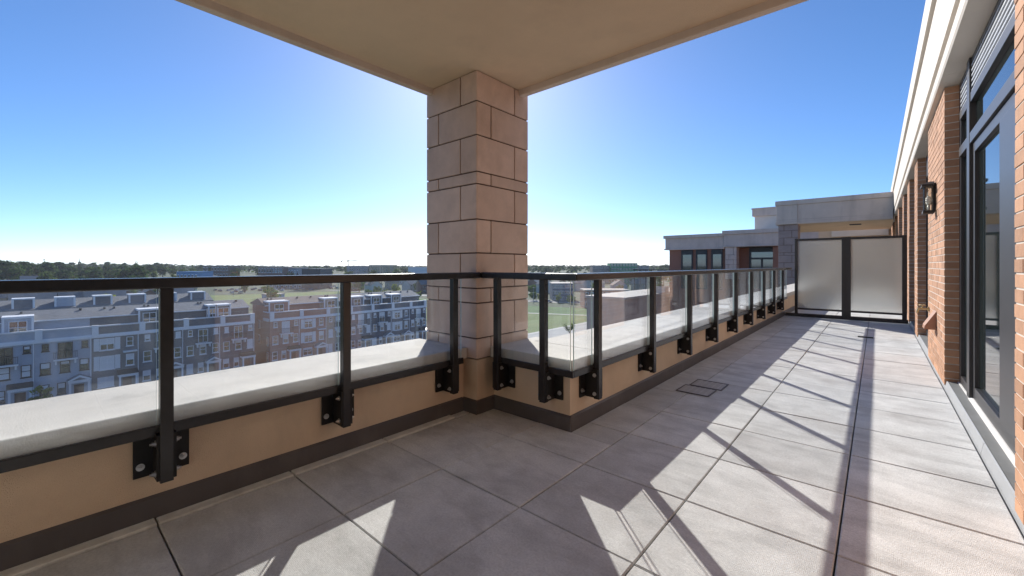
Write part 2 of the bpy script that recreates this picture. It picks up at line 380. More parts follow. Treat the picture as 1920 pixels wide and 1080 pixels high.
def bolt(mb, p, d, r=.012):
    p = Vector(p); d = Vector(d); mb.cyl(p, p + d * .004, r * 1.5, n=12); mb.cyl(p + d * .003, p + d * .014, r, n=6); mb.cyl(p + d * .013, p + d * .022, r * .55, n=8)
def post(P, out, side):
    """P = centre of the post's room face at floor, out = unit vector towards the room, side = along the rail"""
    P = Vector(P); out = Vector(out); side = Vector(side); up = Vector((0, 0, 1))
    def obox(mb, s0, s1, o0, o1, z0, z1):
        a = P + side * s0 + out * o0; b = P + side * s1 + out * o1
        mb.box(a.x, b.x, a.y, b.y, z0, z1)
    mb = MB(); obox(mb, -.025, .025, -.045, 0, PZ, RB - .0005)
    po = mb.build('post', M['metal'], ra, bevel=.002)
    for a_ in ((-.105, -.0365), (.0365, .105)):
        br = MB(); obox(br, a_[0], a_[1], -.124, -.112, .215, .426)
        i_ = (-.0365, -.0255) if a_[0] < 0 else (.0255, .0365); obox(br, i_[0], i_[1], -.124, -.004, .215, .426)
        br.build('bracket', M['bracket'], po)
    for sg in (-1, 1):
        for p_, d_, r_ in ((P + side * (sg * .0365) + out * (-.03) + up * .245, side * sg, .010), (P + side * (sg * .0365) + out * (-.03) + up * .385, side * sg, .010), (P + side * (sg * .08) + out * (-.112) + up * .265, out, .011)):
            bm = MB(); bolt(bm, p_, d_, r_); bm.build('bolt', M['bolt'], po)
for y_ in (-.465, .414, 1.293, 2.187): post((xl, y_, 0), (1, 0, 0), (0, 1, 0))
for x_ in (-2.322, -1.854): post((x_, yj_, 0), (0, -1, 0), (1, 0, 0))
for y_ in postR: post((xr, y_, 0), (1, 0, 0), (0, 1, 0))

# ================================================================== BRICK FACADE ON THE RIGHT
bf = thing('brick_facade', 'orange brick house wall with piers, tall windows and a white stone eave along the terrace', 'building wall', (.6, 6, 0))
BXF, PB, PT = .50, .035, 2.962
def brick_pier(y0, y1, name='brick_pier'):
    mb = MB(); ch = .0715; zc = PB; k = 0; ln = .268
    while zc < PT - .01:
        z1 = min(zc + ch - .010, PT)
        yy = y0 + (ln if k % 2 == 0 else ln / 2)
        a = y0
        while a < y1 - .01:
            b = min(yy - .010, y1)
            if y1 - b < .06: b = y1
            j = random.uniform(-.0012, .0012)
            mb.box(BXF + j, BXF + .135, a, b, zc, z1)
            a = b + .010; yy += ln
        zc += ch; k += 1
    core = MB(); core.box(BXF + .004, .76, y0 + .004, y1 - .004, PB + .004, PT + .002)
    o = mb.build(name, M['brick'], bf)
    core.build('mortar', M['mortar'], o)
    return o
piers = [(-5, -1.4), (1.35, 3.11), (5.90, 7.65), (9.55, 10.25), (11.8, 12.6), (14.2, 14.9), (17.3, 18.1), (20.2, 21), (23, 27)]
for a, b in piers: brick_pier(a, b)
WX = .625
def pane_dark(y0, y1, z0, z1, parent, x=WX, name='window_pane'):
    return BX(x, x + .012, y0, y1, z0, z1).build(name, M['darkglass'], parent)
# plain dark framed windows between the far piers
for (a, b) in [(-1.4, 1.35), (7.65, 9.55), (10.25, 11.8), (12.6, 14.2), (14.9, 17.3), (18.1, 20.2), (21, 23)]:
    f = MB(); a += .002; b -= .002
    f.box(.60, .70, a, a + .07, .085, 2.96); f.box(.60, .70, b - .07, b, .085, 2.96)
    for z0, z1 in ((.085, .17), (2.28, 2.36), (2.62, 2.96)): f.box(.60, .70, a + .07, b - .07, z0, z1)
    m_ = (a + b) / 2; f.box(.602, .69, m_ - .03, m_ + .03, .17, 2.28)
    wo = f.build('window', M['frame'], bf)
    pane_dark(a + .07, m_ - .03, .17, 2.28, wo); pane_dark(m_ + .03, b - .07, .17, 2.28, wo); pane_dark(a + .07, b - .07, 2.36, 2.62, wo)
# the sliding door by the camera
ya, ym0, ym1, yb = 3.112, 5.19, 5.32, 5.898
f = MB()
f.box(.60, .70, yb - .10, yb, .085, 2.96)                          # far jamb
f.box(.585, .70, ym0, ym1, .085, 2.96)                             # mullion
f.box(.60, .70, ya, ya + .08, .085, 2.96)                          # near jamb
for a, b in ((ym1, yb - .10), (ya + .08, ym0)):
    f.box(.592, .70, a, b, 2.585, 2.665)                           # bar under the louvres
    f.box(.588, .70, a, b, 2.235, 2.325)                           # bar under the transom light
    f.box(.60, .70, a, b, 2.92, 2.96)
f.box(.60, .70, ym1, yb - .10, .085, .16)
df = f.build('window_frame', M['frame'], bf, bevel=.003)
pane_dark(ym1, yb - .10, 2.325, 2.585, df); pane_dark(ya + .08, ym0, 2.325, 2.585, df); pane_dark(ym1, yb - .10, .16, 2.235, df)
lv = MB()
for a, b in ((ym1 + .002, yb - .102), (ya + .082, ym0 - .002)):
    for k in range(6):
        z = 2.668 + k * .043
        lv.extrude([(.598, a, z), (.600, a, z - .001), (.66, a, z + .022), (.66, a, z + .026), (.602, a, z + .015), (.598, a, z + .015)], (0, b - a, 0))
lv.build('louvre', M['slat'], bf, fix=True)
lb = BX(.675, .69, ya + .08, yb - .1, 2.665, 2.92); lb.build('louvre_backing', M['black'], bf)
dl = MB(); d0, d1 = ya + .082, ym0 - .005
dl.box(.607, .66, d1 - .075, d1, .10, 2.23); dl.box(.607, .66, d0, d0 + .085, .10, 2.23); dl.box(.607, .66, d0 + .085, d1 - .075, 2.15, 2.23); dl.box(.607, .66, d0 + .085, d1 - .075, .10, .20)
mid = 4.10; dl.box(.598, .665, 3.66, 4.12, .20, 2.15)
dr = dl.build('sliding_door', M['frame'], bf, bevel=.003)
pane_dark(4.12, d1 - .075, .20, 2.15, dr, x=.632, name='door_pane'); pane_dark(d0 + .085, 3.66, .20, 2.15, dr, x=.632, name='door_pane')
sill = MB(); sill.extrude([(.585, ya, .0745), (.70, ya, .0745), (.70, ya, .099), (.60, ya, .099), (.585, ya, .094)], (0, ym0 + .06 - ya, 0)); sill.extrude([(.59, ym0 + .07, .0745), (.70, ym0 + .07, .0745), (.70, ym0 + .07, .084), (.59, ym0 + .07, .084)], (0, yb - ym0 - .07, 0))
sill.build('door_sill', M['whitesill'], bf, fix=True)
# curb with flashing
cu = MB(); cu.extrude([(.499, -5, -.04), (.78, -5, -.04), (.78, -5, .074), (.522, -5, .074), (.517, -5, .070)], (0, FAR + 5, 0)); cu.build('curb_membrane', M['membrane'], bf, fix=True)
cf = MB()
yy = -5
while yy < FAR:
    cf.extrude([(.4985, yy, -.03), (.5165, yy, .0705), (.521, yy, .0745), (.521, yy, .0775), (.514, yy, .0735), (.4955, yy, -.03)], (0, 2.994, 0)); yy += 3
cf.build('curb_flashing', M['greyflash'], bf, fix=True)
# eave
prof = [(.80, 2.966), (.455, 2.966), (.445, 2.985), (.445, 3.085), (.455, 3.10), (.47, 3.105), (.47, 3.135), (.43, 3.14), (.43, 3.735), (.462, 3.742), (.462, 3.768), (.40, 3.775), (.40, 4.09), (.41, 4.10), (.80, 4.10)]
yy = 2.99
while yy < 26:
    ev = MB(); ev.extrude([(x, yy, z) for x, z in prof], (0, 2.55, 0)); ev.build('stone_eave', M['cast'], bf, fix=True); yy += 2.554
BX(.48, .80, -5, 2.985, 2.97, 4.1).build('stone_eave', M['cast'], bf)
# unseen wall added behind the camera to bounce sunlight into the shaded terrace
rw_ = BX(-3.2, .49, -1.7, -1.5, .0, 2.805); tag(rw_.build('bounce_wall', M['cast'], None), 'unseen pale stone wall added behind the camera to bounce sunlight under the canopy', 'wall')
# wall lamp
wl = thing('wall_lantern', 'black metal lantern with a clear bulb fixed to the brick pier', 'wall lamp', (.45, 6.75, 1.95))
lx0, lx1, ly0, ly1 = .402, .485, 6.635, 6.805
fr = MB()
fr.box(.486, .499, 6.68, 6.76, 1.82, 2.14)
fr.box(lx0 - .01, lx1, ly0 - .01, ly1 + .01, 1.80, 1.83)
for (a, b) in ((lx0, ly0), (lx0, ly1 - .012), (lx1 - .014, ly0), (lx1 - .014, ly1 - .012)): fr.box(a, a + .012, b, b + .012, 1.83, 2.10)
fr.box(lx0 - .02, lx1, ly0 - .02, ly1 + .02, 2.10, 2.125)
n = len(fr.v)
fr.v += [(lx0 - .02, ly0 - .02, 2.125), (lx1, ly0 - .02, 2.125), (lx1, ly1 + .02, 2.125), (lx0 - .02, ly1 + .02, 2.125), (.45, 6.69, 2.16), (.485, 6.69, 2.16), (.485, 6.75, 2.16), (.45, 6.75, 2.16)]
for q in ((0,1,5,4),(1,2,6,5),(2,3,7,6),(3,0,4,7),(4,5,6,7)): fr.f.append(tuple(n + i for i in q)); fr.m.append(0)
fr.build('lantern_frame', M['black'], wl)
gl_ = MB(); gl_.box(lx0 + .004, lx0 + .006, ly0 + .012, ly1 - .012, 1.83, 2.10); gl_.box(lx0 + .012, lx1 - .014, ly0 + .004, ly0 + .006, 1.83, 2.10); gl_.box(lx0 + .012, lx1 - .014, ly1 - .006, ly1 - .004, 1.83, 2.10)
gl_.build('lantern_glass', M['lampglass'], wl)
bu = MB(); bu.cyl((.445, 6.72, 1.83), (.445, 6.72, 1.90), .012, n=10); 
for a, b, r0, r1 in ((1.90, 1.925, .014, .028), (1.925, 1.96, .028, .032), (1.96, 1.985, .032, .022), (1.985, 1.998, .022, .006)): bu.cyl((.445, 6.72, a), (.445, 6.72, b), r0, r1, n=14)
bu.build('bulb', M['bulb'], wl, smooth=True)
# vent hood, tap
vh = MB(); vh.extrude([(.499, 6.62, .49), (.40, 6.62, .49), (.405, 6.62, .53), (.499, 6.62, .70)], (0, .24, 0)); 
tag(vh.build('vent_hood', M['hood'], None, bevel=.004, fix=True), 'terracotta coloured sloping vent cover low on the brick pier', 'vent')
tp = thing('garden_tap', 'small weathered brass hose tap low on the brick pier', 'tap', (.47, 7.5, .65))
tb = MB(); tb.cyl((.50, 7.5, .655), (.485, 7.5, .655), .03, n=14); tb.cyl((.485, 7.5, .655), (.40, 7.5, .655), .013, n=10); tb.cyl((.405, 7.5, .665), (.388, 7.5, .60), .013, .011, n=10); tb.cyl((.435, 7.5, .655), (.435, 7.5, .695), .009, n=8); tb.build('tap_body', M['brass'], tp, smooth=False)
th = MB()
for k in range(6):
    a = R(60 * k); th.cyl((.435, 7.5, .70), (.435 + .03 * math.cos(a), 7.5 + .03 * math.sin(a), .70), .005, n=6)
    b = R(60 * k + 60); th.cyl((.435 + .03 * math.cos(a), 7.5 + .03 * math.sin(a), .70), (.435 + .03 * math.cos(b), 7.5 + .03 * math.sin(b), .70), .005, n=6)
th.build('tap_handle', M['brass'], tp)

# drain grates (two panels let into the paving)
def grate(x0, y0, label):
    t = thing('drain_grate', label, 'drain grate', (x0, y0, 0), 'drain grates in the paving')
    f = MB(); wd, dp = .30, .27
    z0, z1 = .0015, .007
    f.box(x0, x0 + wd, y0, y0 + .012, z0, z1); f.box(x0, x0 + wd, y0 + dp - .012, y0 + dp, z0, z1)
    f.box(x0, x0 + .012, y0 + .012, y0 + dp - .012, z0, z1); f.box(x0 + wd - .012, x0 + wd, y0 + .012, y0 + dp - .012, z0, z1)
    f.build('grate_rim', M['flash'], t)
    s_ = MB()
    for k in range(9):
        yy = y0 + .016 + k * .0268
        s_.box(x0 + .012, x0 + wd - .012, yy, yy + .017, z0, z1 - .0015)
    for k in range(1, 6): s_.box(x0 + k * wd / 6 - .004, x0 + k * wd / 6 + .004, y0 + .012, y0 + dp - .012, z0, z1 - .002)
    s_.build('grate_bars', M['grate'], t)
    BX(x0 + .012, x0 + wd - .012, y0 + .012, y0 + dp - .012, .0012, .0022).build('grate_shadow_tray', M['black'], t)
grate(-1.465, 4.085, 'slotted drain grate in the shaded paving, the nearer of the pair')
grate(-1.43, 4.37, 'slotted drain grate in the shaded paving, the farther of the pair')
bar = BX(-.245, -.045, 9.13, 9.21, .002, .016)
tag(bar.build('rubber_strip', M['black'], None, bevel=.004), 'short flat black rubber strip lying on the sunlit paving', 'strip')

# privacy screen
ps = thing('privacy_screen', 'frosted glass privacy screen in a dark metal frame across the terrace', 'screen', (-.5, 11.95, 0))
SY = 11.95
bs = MB(); bs.box(-1.66, .49, SY - .05, SY + .05, .0, .075); bs.build('base_bar', M['metal'], ps, bevel=.003)
for x_ in (-1.475, -.597, -.497, .395):
    BX(x_, x_ + .06 if x_ != .395 else x_ + .075, SY - .035, SY + .035, .0755, 1.84).build('post', M['metal'], ps, bevel=.003)
BX(-.537, -.497, SY - .02, SY + .02, .0755, 1.84).build('post', M['metal'], ps)
for x0, x1 in ((-1.415, -.597), (-.437, .395)):
    f = MB(); f.box(x0, x1, SY - .025, SY + .025, 1.785, 1.835); f.box(x0, x1, SY - .025, SY + .025, .165, .205)
    fo = f.build('panel_frame', M['metal'], ps, bevel=.003)
    BX(x0 + .002, x1 - .002, SY - .004, SY + .004, .205, 1.785).build('frosted_panel', M['frost'], fo)

# ================================================================== FAR CANOPY, WING, PENTHOUSE OF THE SAME BLOCK
fc = thing('far_canopy', 'grey stone canopy spanning the far end of the terrace beyond the frosted screen', 'canopy', (-1.3, 19.4, 2.8))
CY = 19.4
def band(mb, x0, x1, y0, y1): 
    mb.box(x0, x1, y0, y1, 2.98, 3.55); mb.box(x0 - .04, x1, y0 - .04, y1, 3.552, 3.73); mb.box(x0 - .03, x1, y0 - .03, y1, 2.80, 2.90); mb.box(x0 - .012, x1, y0 - .012, y1, 2.9, 2.98)
f = MB(); band(f, -2.30, .42, CY, CY + 5); f.build('fascia', M['castgrey'], fc, bevel=.008)
f = MB(); band(f, -3.0, -2.304, CY - .03, CY + 5); f.build('corner_fascia', M['castgrey'], fc, bevel=.008)
BX(-2.9, .44, CY + .15, CY + 4.9, 2.785, 2.80).build('soffit', M['soffit'], fc)
BX(-.8, -.45, CY + 1.2, CY + 1.6, 2.765, 2.785).build('soffit_vent', M['black'], fc)
fp = thing('far_column', 'square grooved stone column under the far grey canopy', 'column', (-2.6, CY + .3, 0))
BX(-2.93, -2.32, CY + .07, CY + .68, .45, 2.798).build('mortar_core', M['joint'], fp)
bl = MB(); zz = [.45, .74, 1.02, 1.31, 1.60, 1.70, 2.0, 2.28, 2.56, 2.797]
for k in range(len(zz) - 1):
    xm = -2.50 if k % 2 else -2.76
    bl.box(-2.95, xm - .006, CY + .05, CY + .1, zz[k] + .006, zz[k+1] - .006); bl.box(xm + .006, -2.30, CY + .05, CY + .1, zz[k] + .006, zz[k+1] - .006)
    bl.box(-2.35, -2.30, CY + .11, CY + .7, zz[k] + .006, zz[k+1] - .006); bl.box(-2.95, -2.90, CY + .11, CY + .7, zz[k] + .006, zz[k+1] - .006)
bl.build('stone_blocks', mat('grey_pink_stone', (.36, .29, .275), .88, island=.06, bump=.15, bscale=60), fp, bevel=.006)
# end wall under the canopy with a pale band
ew = thing('end_wall', 'brown stucco end wall with a pale stone band under the far canopy', 'wall', (-.8, FAR, 0))
BX(-2.3, .75, FAR, FAR + .3, -.1, 3.6).build('wall_face', M['soffit'], ew)
BX(-1.75, .42, FAR - .12, FAR - .002, 2.66, 3.02).build('stone_band', M['cast'], ew)
# wing projecting beyond
wg = thing('brick_wing', 'red brick wing with grey stone cornice and three tall windows beyond the railing', 'building', (-9, 34, 0))
WY = 33.0
b_ = MB(); b_.box(-12.45, -8.30, WY + .35, WY + 9, -18.4, 2.45); b_.box(-8.28, -2.6, WY + 1.4, WY + 9, -18.4, 2.5); b_.box(-5.35, -2.6, WY + .2, WY + 1.39, -18.4, 2.5)
b_.build('brick_wall', M['wingbrick'], wg)
f = MB(); f.box(-12.75, -8.34, WY, WY + 9, 2.40, 2.50); f.box(-12.68, -8.34, WY + .08, WY + 9, 2.50, 3.30); f.box(-12.8, -8.34, WY - .04, WY + 9, 3.302, 3.54)
f.build('cornice', M['castgrey'], wg, bevel=.01)
f = MB(); f.box(-8.40, -2.6, WY - .10, WY + 9, 2.52, 2.62); f.box(-8.36, -2.6, WY - .04, WY + 9, 2.62, 3.42); f.box(-8.46, -2.6, WY - .15, WY + 9, 3.422, 3.70)
f.build('upper_cornice', M['castgrey'], wg, bevel=.01)
pl = MB()
zz = [.2, .55, .9, 1.25, 1.6, 1.95, 2.518]
for k in range(6):
    xm = -7.75 if k % 2 else -8.05
    pl.box(-8.28, xm - .008, WY + .0, WY + .8, zz[k] + .008, zz[k+1] - .008); pl.box(xm + .008, -7.55, WY, WY + .8, zz[k] + .008, zz[k+1] - .008)
pl.build('stone_pier', M['castgrey'], wg, bevel=.006)
for x0, x1 in ((-11.5, -10.64), (-10.4, -9.6), (-9.3, -8.53)):
    f = MB(); y0 = WY + .25
    f.box(x0, x0 + .09, y0, y0 + .098, -.6, 2.38); f.box(x1 - .09, x1, y0, y0 + .098, -.6, 2.38); f.box(x0 + .09, x1 - .09, y0, y0 + .098, 2.02, 2.38); f.box(x0 + .09, x1 - .09, y0, y0 + .098, -.6, -.5)
    wo = f.build('window', M['frame'], wg)
    BX(x0 + .09, x1 - .09, y0 + .05, y0 + .06, -.5, 2.02).build('window_pane', M['darkglass'], wo)
f = MB(); y0 = WY + 1.28; x0, x1 = -7.0, -5.36
f.box(x0, x0 + .12, y0, y0 + .11, -.6, 2.5); f.box(x1 - .12, x1, y0, y0 + .11, -.6, 2.5); f.box(x0 + .12, x1 - .12, y0, y0 + .11, 2.15, 2.5); f.box(x0 + .12, x1 - .12, y0, y0 + .11, 1.62, 1.76); f.box(-6.26, -6.14, y0 + .001, y0 + .111, -.5, 1.62)
wo = f.build('balcony_door', M['frame'], wg)
BX(x0 + .12, x1 - .12, y0 + .06, y0 + .07, 1.76, 2.15).build('transom_pane', M['darkglass'], wo); BX(x0 + .12, x1 - .12, y0 + .06, y0 + .07, -.5, 1.62).build('door_pane', M['darkglass'], wo)
ph = thing('penthouse_block', 'pale stone penthouse box stepping up behind the far canopy', 'building', (-5, 38, 3.7))
f = MB(); f.box(-7.0, -1.6, 36.1, 42, 3.70, 4.9); f.build('wall_face', M['cast'], ph); f = MB(); f.box(-7.15, -1.5, 35.95, 42.1, 4.902, 5.42); f.box(-7.2, -1.45, 35.9, 42.15, 5.422, 5.52); f.build('cornice', M['castgrey'], ph, bevel=.01)
# own building body far below the terrace
ob = BX(-2.12, .76, -30, FAR + 20, -18.6, -.13); tag(ob.build('apartment_block', M['wingbrick'], None), 'brick lower storeys of the apartment block that carries the terrace', 'building')
ob2 = BX(.765, 14, -30, FAR + 20, -18.6, 4.05); tag(ob2.build('apartment_core', M['wingbrick'], None), 'brick body of the apartment block behind the terrace windows', 'building')
wr = thing('wing_railing', 'thin dark rail on the roof terrace beside the brick wing', 'railing', (-13.5, 33, -.8))
for k in range(6): BX(-15.5 + k * .5, -15.46 + k * .5, 33.5, 33.54, -.8, .78).build('post', M['metal'], wr)
BX(-15.56, -12.75, 33.47, 33.57, .782, .86).build('top_rail', M['metal'], wr)
rt = thing('terrace_block', 'lower pale stone block with a white coping in front of the brick wing', 'building', (-14, 30, -18.4))
BX(-15.6, -12.7, 26, 40, -18.4, -1.1).build('stone_wall', M['castgrey'], rt); BX(-15.7, -12.6, 25.9, 40, -1.099, -.95).build('coping', M['cast'], rt)

# ================================================================== TOWN
def sm(a, b, x):
    t = max(0.0, min(1.0, (x - a) / (b - a))); return t * t * (3 - 2 * t)
def gz_(x, y):
    r = math.hypot(x, y)
    return -18.5 + 7.5 * sm(340, 760, r) + 2.5 * sm(300, 520, -x) * sm(160, -60, y)
def polar(u, d):        # u: direction across the view (picture columns of a 1920 wide frame), d: depth
    a = (u - 960) / 784.95
    return d * (-math.sin(YAW) + a * math.cos(YAW)), d * (math.cos(YAW) + a * math.sin(YAW))
# ground sheet
gm = MB(); rings = [0, 60, 120, 180, 240, 300, 340, 380, 430, 480, 540, 600, 680, 760, 1000, 1500, 2500, 4500]; na = 72
gm.v.append((0, 0, -18.5))
for r in rings[1:]:
    for k in range(na):
        a = 2 * math.pi * k / na; x, y = r * math.cos(a), r * math.sin(a); gm.v.append((x, y, gz_(x, y)))
for k in range(na): gm.f.append((0, 1 + k, 1 + (k + 1) % na)); gm.m.append(0)
for q in range(len(rings) - 2):
    for k in range(na):
        a = 1 + q * na; b = a + na; j = (k + 1) % na
        gm.f.append((a + k, b + k, b + j, a + j)); gm.m.append(0)
M['ground'] = mat('suburban_ground', (.05, .072, .028), .95, var=.4, scale=.05, stain=(.10, .10, .075), stain_scale=.06)
M['grass'] = mat('mown_grass', (.12, .17, .03), .95, var=.3, scale=.12, stain=(.15, .16, .05), stain_scale=.06)
M['asphalt'] = mat('asphalt', (.07, .07, .072), .9, var=.15, scale=.3)
M['lot'] = mat('worn_asphalt', (.17, .168, .165), .9, var=.15, scale=.1)
M['paved'] = mat('concrete_paving', (.36, .355, .34), .85, var=.12, scale=.4)
M['walk'] = mat('pale_footpath', (.52, .50, .46), .85, var=.08, scale=.3)
struct(gm.build('ground', M['ground']))
def sheet(name, pts, dz, m):
    mb = MB(); mb.poly([(x, y, -18.5 + dz) for x, y in pts], 0); return struct(mb.build(name, m, fix=False))
M['lush'] = mat('long_green_grass', (.06, .135, .02), .95, var=.5, scale=.35, bump=.6, bscale=.6, stain=(.09, .16, .03), stain_scale=.15)
sheet('meadow', [(-210, 92), (-75.5, 92), (-75.5, 147), (-119, 130), (-210, 130)], .05, M['grass'])
sheet('rough_grass', [(-210, 130), (-119, 130), (-75.5, 147), (-75.5, 156), (-85, 170), (-150, 152), (-210, 150)], .055, M['lush'])
sheet('meadow', [(-330, 60), (-240, 60), (-225, 120), (-200, 150), (-232, 160), (-300, 165)], .05, M['grass'])
sheet('car_park', [(-398, 85), (-332, 78), (-318, 190), (-384, 200)], .05, M['lot'])
sheet('plaza', [(-75, 40), (-20, 40), (-20, 150), (-75, 150)], .06, M['paved'])
sheet('footpath', [(-75.5, 92), (-74, 92), (-74, 156), (-75.5, 156)], .10, M['walk'])
sheet('footpath', [(-150, 128.5), (-118, 128.5), (-75.5, 146), (-75.5, 148), (-119, 130.3), (-150, 130.3)], .09, M['walk'])
sheet('road', [(-330, 148), (-232, 165), (-150, 176), (-60, 205), (40, 240), (40, 249), (-62, 214), (-152, 185), (-234, 174), (-330, 157)], .08, M['lot'])
sheet('pavement', [(-232, 161.5), (-150, 172.5), (-60, 201.5), (-60, 204.6), (-150, 175.6), (-232, 164.6)], .12, M['walk'])
sheet('street', [(-84.5, -60), (-76.5, -60), (-76.5, 91), (-84.5, 91)], .08, M['asphalt'])
sheet('pavement', [(-86.6, -60), (-84.6, -60), (-84.6, 80), (-86.6, 80)], .16, M['walk'])

# ---- townhouses
def tm(name, col, var=.14): return mat(name, col, .9, var=var, scale=3.0, stretch=(1, 1, 3))
W = dict(grey=tm('grey_render', (.42, .46, .53)), dark=tm('charcoal_brick', (.105, .115, .145)), brown=tm('brown_brick', (.155, .16, .175)), red=tm('red_house_brick', (.36, .20, .165)), beige=tm('beige_house_brick', (.42, .35, .28)), slate=tm('slate_brick', (.15, .165, .20)))
M['trim'] = mat('white_trim', (.80, .81, .83), .6, var=.05)
M['shingle'] = mat('grey_shingle', (.20, .205, .22), .95, var=.25, scale=1.5, stretch=(1, 1, 6))
M['bshingle'] = mat('brown_shingle', (.24, .20, .18), .95, var=.25, scale=1.5, stretch=(1, 1, 6))
M['hglass'] = mat('house_window_glass', (.03, .04, .05), .04, var=.2, scale=.4, spec=.8)
M['hglass'].node_tree.nodes['Principled BSDF'].inputs['IOR'].default_value = 1.9
M['blind'] = mat('white_blind', (.72, .74, .76), .5, var=.06)
M['wood'] = mat('dark_front_door', (.10, .045, .035), .5)
XT = -87.0
def win(par, y0, y1, z0, z1, fm='trim', blind=0.0, x=XT, grid=True, shut=False):
    f = MB(); t = .09
    f.box(x, x + .09, y0, y0 + t, z0, z1); f.box(x, x + .09, y1 - t, y1, z0, z1); f.box(x, x + .09, y0 + t, y1 - t, z1 - t, z1); f.box(x, x + .12, y0 - .08, y1 + .08, z0 - .12, z0 - .001)
    f.box(x, x + .09, y0 + t, y1 - t, z0, z0 + t)
    if grid:
        zm = (z0 + z1) / 2; f.box(x, x + .075, y0 + t, y1 - t, zm - .04, zm + .04)
        if y1 - y0 > 1.15: ym = (y0 + y1) / 2; f.box(x, x + .07, ym - .04, ym + .04, z0 + t, zm - .04); f.box(x, x + .07, ym - .04, ym + .04, zm + .04, z1 - t)
    o = f.build('window', M[fm], par)
    BX(x + .01, x + .03, y0 + t, y1 - t, z0 + t, z1 - t).build('window_pane', M['hglass'], o)
    if blind > 0: BX(x + .032, x + .045, y0 + t, y1 - t, z1 - t - (z1 - z0 - 2 * t) * blind, z1 - t).build('blind', M['blind'], o)
    return o
def balcony(par, y0, y1, z, style=0):
    s_ = MB(); s_.box(XT, XT + .75, y0, y1, z - .22, z); s_.box(XT, XT + .55, y0 + .15, y0 + .32, z - .75, z - .221); s_.box(XT, XT + .55, y1 - .32, y1 - .15, z - .75, z - .221)
    o = s_.build('balcony', M['trim'], par)
    r = MB(); zt = z + 1.0
    r.box(XT + .70, XT + .745, y0 + .02, y1 - .02, zt - .05, zt); r.box(XT + .70, XT + .745, y0 + .02, y1 - .02, z + .06, z + .10)
    n = max(4, int((y1 - y0) / .16))
    for k in range(n + 1):
        y_ = y0 + .03 + (y1 - y0 - .1) * k / n; r.box(XT + .71, XT + .735, y_, y_ + .03, z + .101, zt - .051)
    for y_ in (y0 + .02, y1 - .06): r.box(XT + .05, XT + .699, y_, y_ + .04, zt - .05, zt); r.box(XT + .30, XT + .33, y_, y_ + .03, z + .001, zt - .051)
    r.build('balcony_rail', M['frame'], o)
def porch(par, y0, y1, z, gable=True, door='wood'):
    g_ = -18.45
    p = MB(); xo = XT + 1.3
    p.box(xo - .22, xo, y0 + .05, y0 + .27, g_, z - .45); p.box(xo - .22, xo, y1 - .27, y1 - .05, g_, z - .45); p.box(XT, xo + .05, y0, y1, z - .449, z - .05)
    o = p.build('porch', M['trim'], par)
    if gable:
        ym = (y0 + y1) / 2
        r = MB(); r.extrude([(XT, y0 - .15, z - .049), (XT, ym, z + .62), (XT, y1 + .15, z - .049)], (1.42, 0, 0)); r.build('porch_roof', M['shingle'], o, fix=True)
        q = MB(); q.extrude([(xo + .122, y0 - .15, z - .049), (xo + .122, ym, z + .64), (xo + .122, y1 + .15, z - .049), (xo + .122, y1 - .3, z - .049), (xo + .122, ym, z + .36), (xo + .122, y0 + .3, z - .049)], (.06, 0, 0)); q.build('porch_gable', M['trim'], o, fix=True)
    else:
        r = MB(); r.extrude([(XT, y0 - .1, z - .049), (XT, y0 - .1, z + .45), (xo + .15, y0 - .1, z - .0), (xo + .15, y0 - .1, z - .049)], (0, y1 - y0 + .2, 0)); r.build('porch_roof', M['frame'], o, fix=True)
    d = BX(XT, XT + .06, (y0 + y1) / 2 - .5, (y0 + y1) / 2 + .5, g_, -16.0); d.build('front_door', M[door], o)
PARA = -7.75
